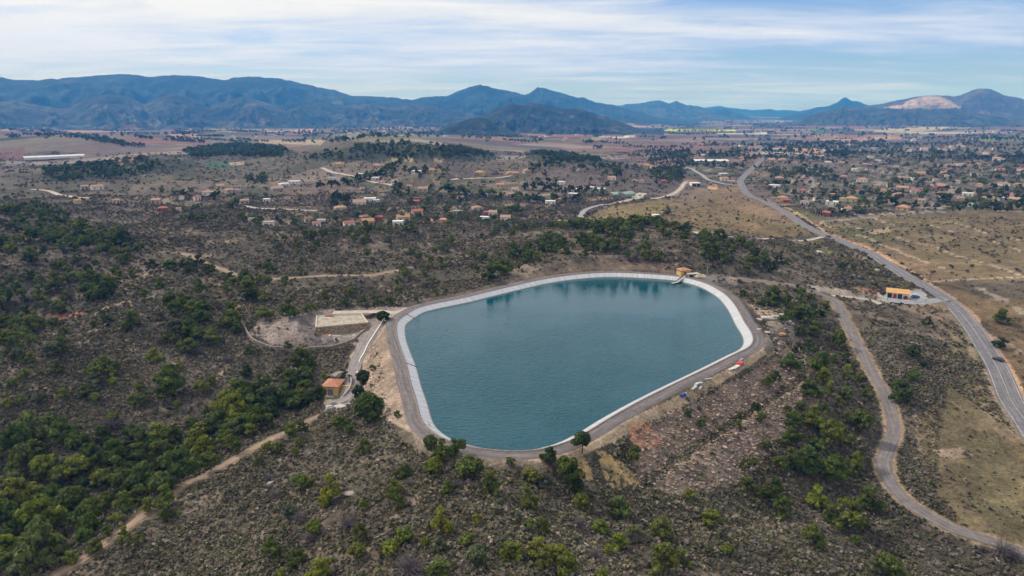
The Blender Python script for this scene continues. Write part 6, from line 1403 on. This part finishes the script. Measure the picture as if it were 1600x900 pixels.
for i, (u, v, w_, l) in enumerate(((1088,601,1.3,'white scrap panel at the far end of the scrap pile'),(1091.5,599.5,1.6,'white scrap panel on top of the scrap pile'),(1085,604.5,1.5,'white scrap panel at the near end of the scrap pile'),(1094,602.5,1.2,'greenish white scrap panel on the slope side of the pile'))):
    dump('scrap_panel', u, v, [box(-w_, w_, -.4, .4, 0.1, .3), box(-w_*.6, w_*.5, -.5, .2, .3, .6)], mat('scrap_white', (.44,.46,.44), .6, 1.5, .2) if i == 0 else bpy.data.materials['scrap_white'], l, 'scrap panel', (.3, -.2, .1, .35)[i])
bm = bmesh.new(); bmesh.ops.create_cone(bm, cap_ends=True, segments=20, radius1=.5, radius2=.5, depth=2.1, matrix=Matrix.Translation((0, 0, .5)) @ Matrix.Rotation(pi/2, 4, 'Y')); me = bpy.data.meshes.new('drum'); bm.to_mesh(me); bm.free()
p = on_rim(1067.5, 615.5); bd = thing('blue_drum', (p.x, p.y, float(Hq(p.x, p.y))+.02), aR, 'blue drum with a white end lying on the rim road verge', 'drum'); obj('drum', me, mat('blue_plastic', (.03,.06,.30), .45, 2, .1), bd)
bm = bmesh.new(); bmesh.ops.create_cone(bm, cap_ends=True, segments=20, radius1=.46, radius2=.46, depth=.5, matrix=Matrix.Translation((1.3, 0, .5)) @ Matrix.Rotation(pi/2, 4, 'Y')); me = bpy.data.meshes.new('lid'); bm.to_mesh(me); bm.free(); obj('lid', me, bpy.data.materials['scrap_white'], bd)
# ruined hut, white hut, greenhouses, field walls of the middle distance
boulder(1279, 396, 12, 'pile of pale ruin stones between pines near the main road', .6, 60, mat('ruin_stone', (.42,.37,.33), .95, 1.4, .3))
boulder(1370.5, 422.5, 6, 'pale boulder at the foot of the main road bank', .6, 61)
p = at1(1024, 341); wh = thing('field_hut', tuple(p), .3, 'white field hut with a dark doorway between two round trees', 'hut'); w_ = 5*depth_of(p)/FPX
poly_mesh('wall', [box(-w_, w_, -2.5, 2.5, -.5, 3.2)], MAT_WHT, wh); poly_mesh('roof', [box(-w_-.2, w_+.2, -2.7, 2.7, 3.2, 3.45)], MAT_WHT, wh); poly_mesh('door', [box(w_*.2, w_*.8, -2.56, -2.45, 0, 2.2)], MAT_WIN, wh)
for u, v, d, lb in ((1013.5,338,11,'round dark tree just left of the white field hut'),(1041,329,15,'broad grey-green tree right of the white field hut'),(1061,356,10,'small dark round tree on the wooded hill crest')):
    p = at(u, v+d*.45)[0]; w_ = d*depth_of(p)/FPX; o = obj('field_tree', ROUNDS[rnd.randrange(4)]); o.location = (p[0], p[1], p[2]-.2); o.scale = (w_, w_, w_*.95); o.color = (*TONES['grey-green' if 'broad' in lb else 'dark green'], 1); tag(o, lb, 'tree')
p = at1(1086, 290); hc = thing('open_shed', tuple(p), .1, 'white flat-roofed open shed beside the pale lane', 'shed'); w_ = 7.5*depth_of(p)/FPX
poly_mesh('roof', [box(-w_, w_, -5, 5, 3.2, 3.6)], MAT_WHT, hc); poly_mesh('wall', [box(-w_+.2, w_-.2, 4.4, 4.8, -.6, 3.2), box(-w_+.2, -w_+.6, -4.6, 4.4, -.6, 3.2), box(-.3, .3, -4.6, -4.2, -.6, 3.2), box(w_-.6, w_-.2, -4.6, 4.4, -.6, 3.2)], MAT_WHT, hc)
MAT_PLAST = mat('plastic_sheet', (.60,.59,.57), .5, .2, .12)
def greenhouse(u0, v0, u1, v1, wid, h, label, tint=None):
    A, B = at1(u0, v0), at1(u1, v1); d = B-A; L = Vector((d.x, d.y, 0)).length; r = thing('greenhouse', (A.x, A.y, (A.z+B.z)/2), math.atan2(d.y, d.x), label, 'greenhouse')
    pr = [(-wid/2, -1.5), (-wid/2, h*.6), (-wid/4, h*.92), (0, h), (wid/4, h*.92), (wid/2, h*.6), (wid/2, -1.5)]; n = len(pr)
    v = [(0, y, z) for y, z in pr]+[(L, y, z) for y, z in pr]; poly_mesh('cover', [(v, [[i, i+1, n+i+1, n+i] for i in range(n-1)])], tint or MAT_PLAST, r)
    poly_mesh('end_wall', [([(x, y, z) for y, z in pr], [list(range(n))]) for x in (0.02, L-.02)], MAT_DRYST if False else MAT_SHUT, r)
greenhouse(36, 249, 131, 244, 22, 5, 'long white plastic greenhouse on the far left plain'); greenhouse(1082, 254, 1136, 252, 26, 5, 'long white greenhouse beside the dark orchard'); MAT_GHG = mat('green_netting', (.24,.31,.25), .8, .3, .2)
greenhouse(953, 307, 968, 305, 12, 4, 'pale green net house left of the other near the pale lane', MAT_GHG); greenhouse(970, 307, 986, 305, 12, 4.5, 'pale green net house right of the other near the pale lane', MAT_GHG)
greenhouse(1010, 190, 1090, 190.5, 90, 6, 'long white greenhouse far out on the plain below the ridge')
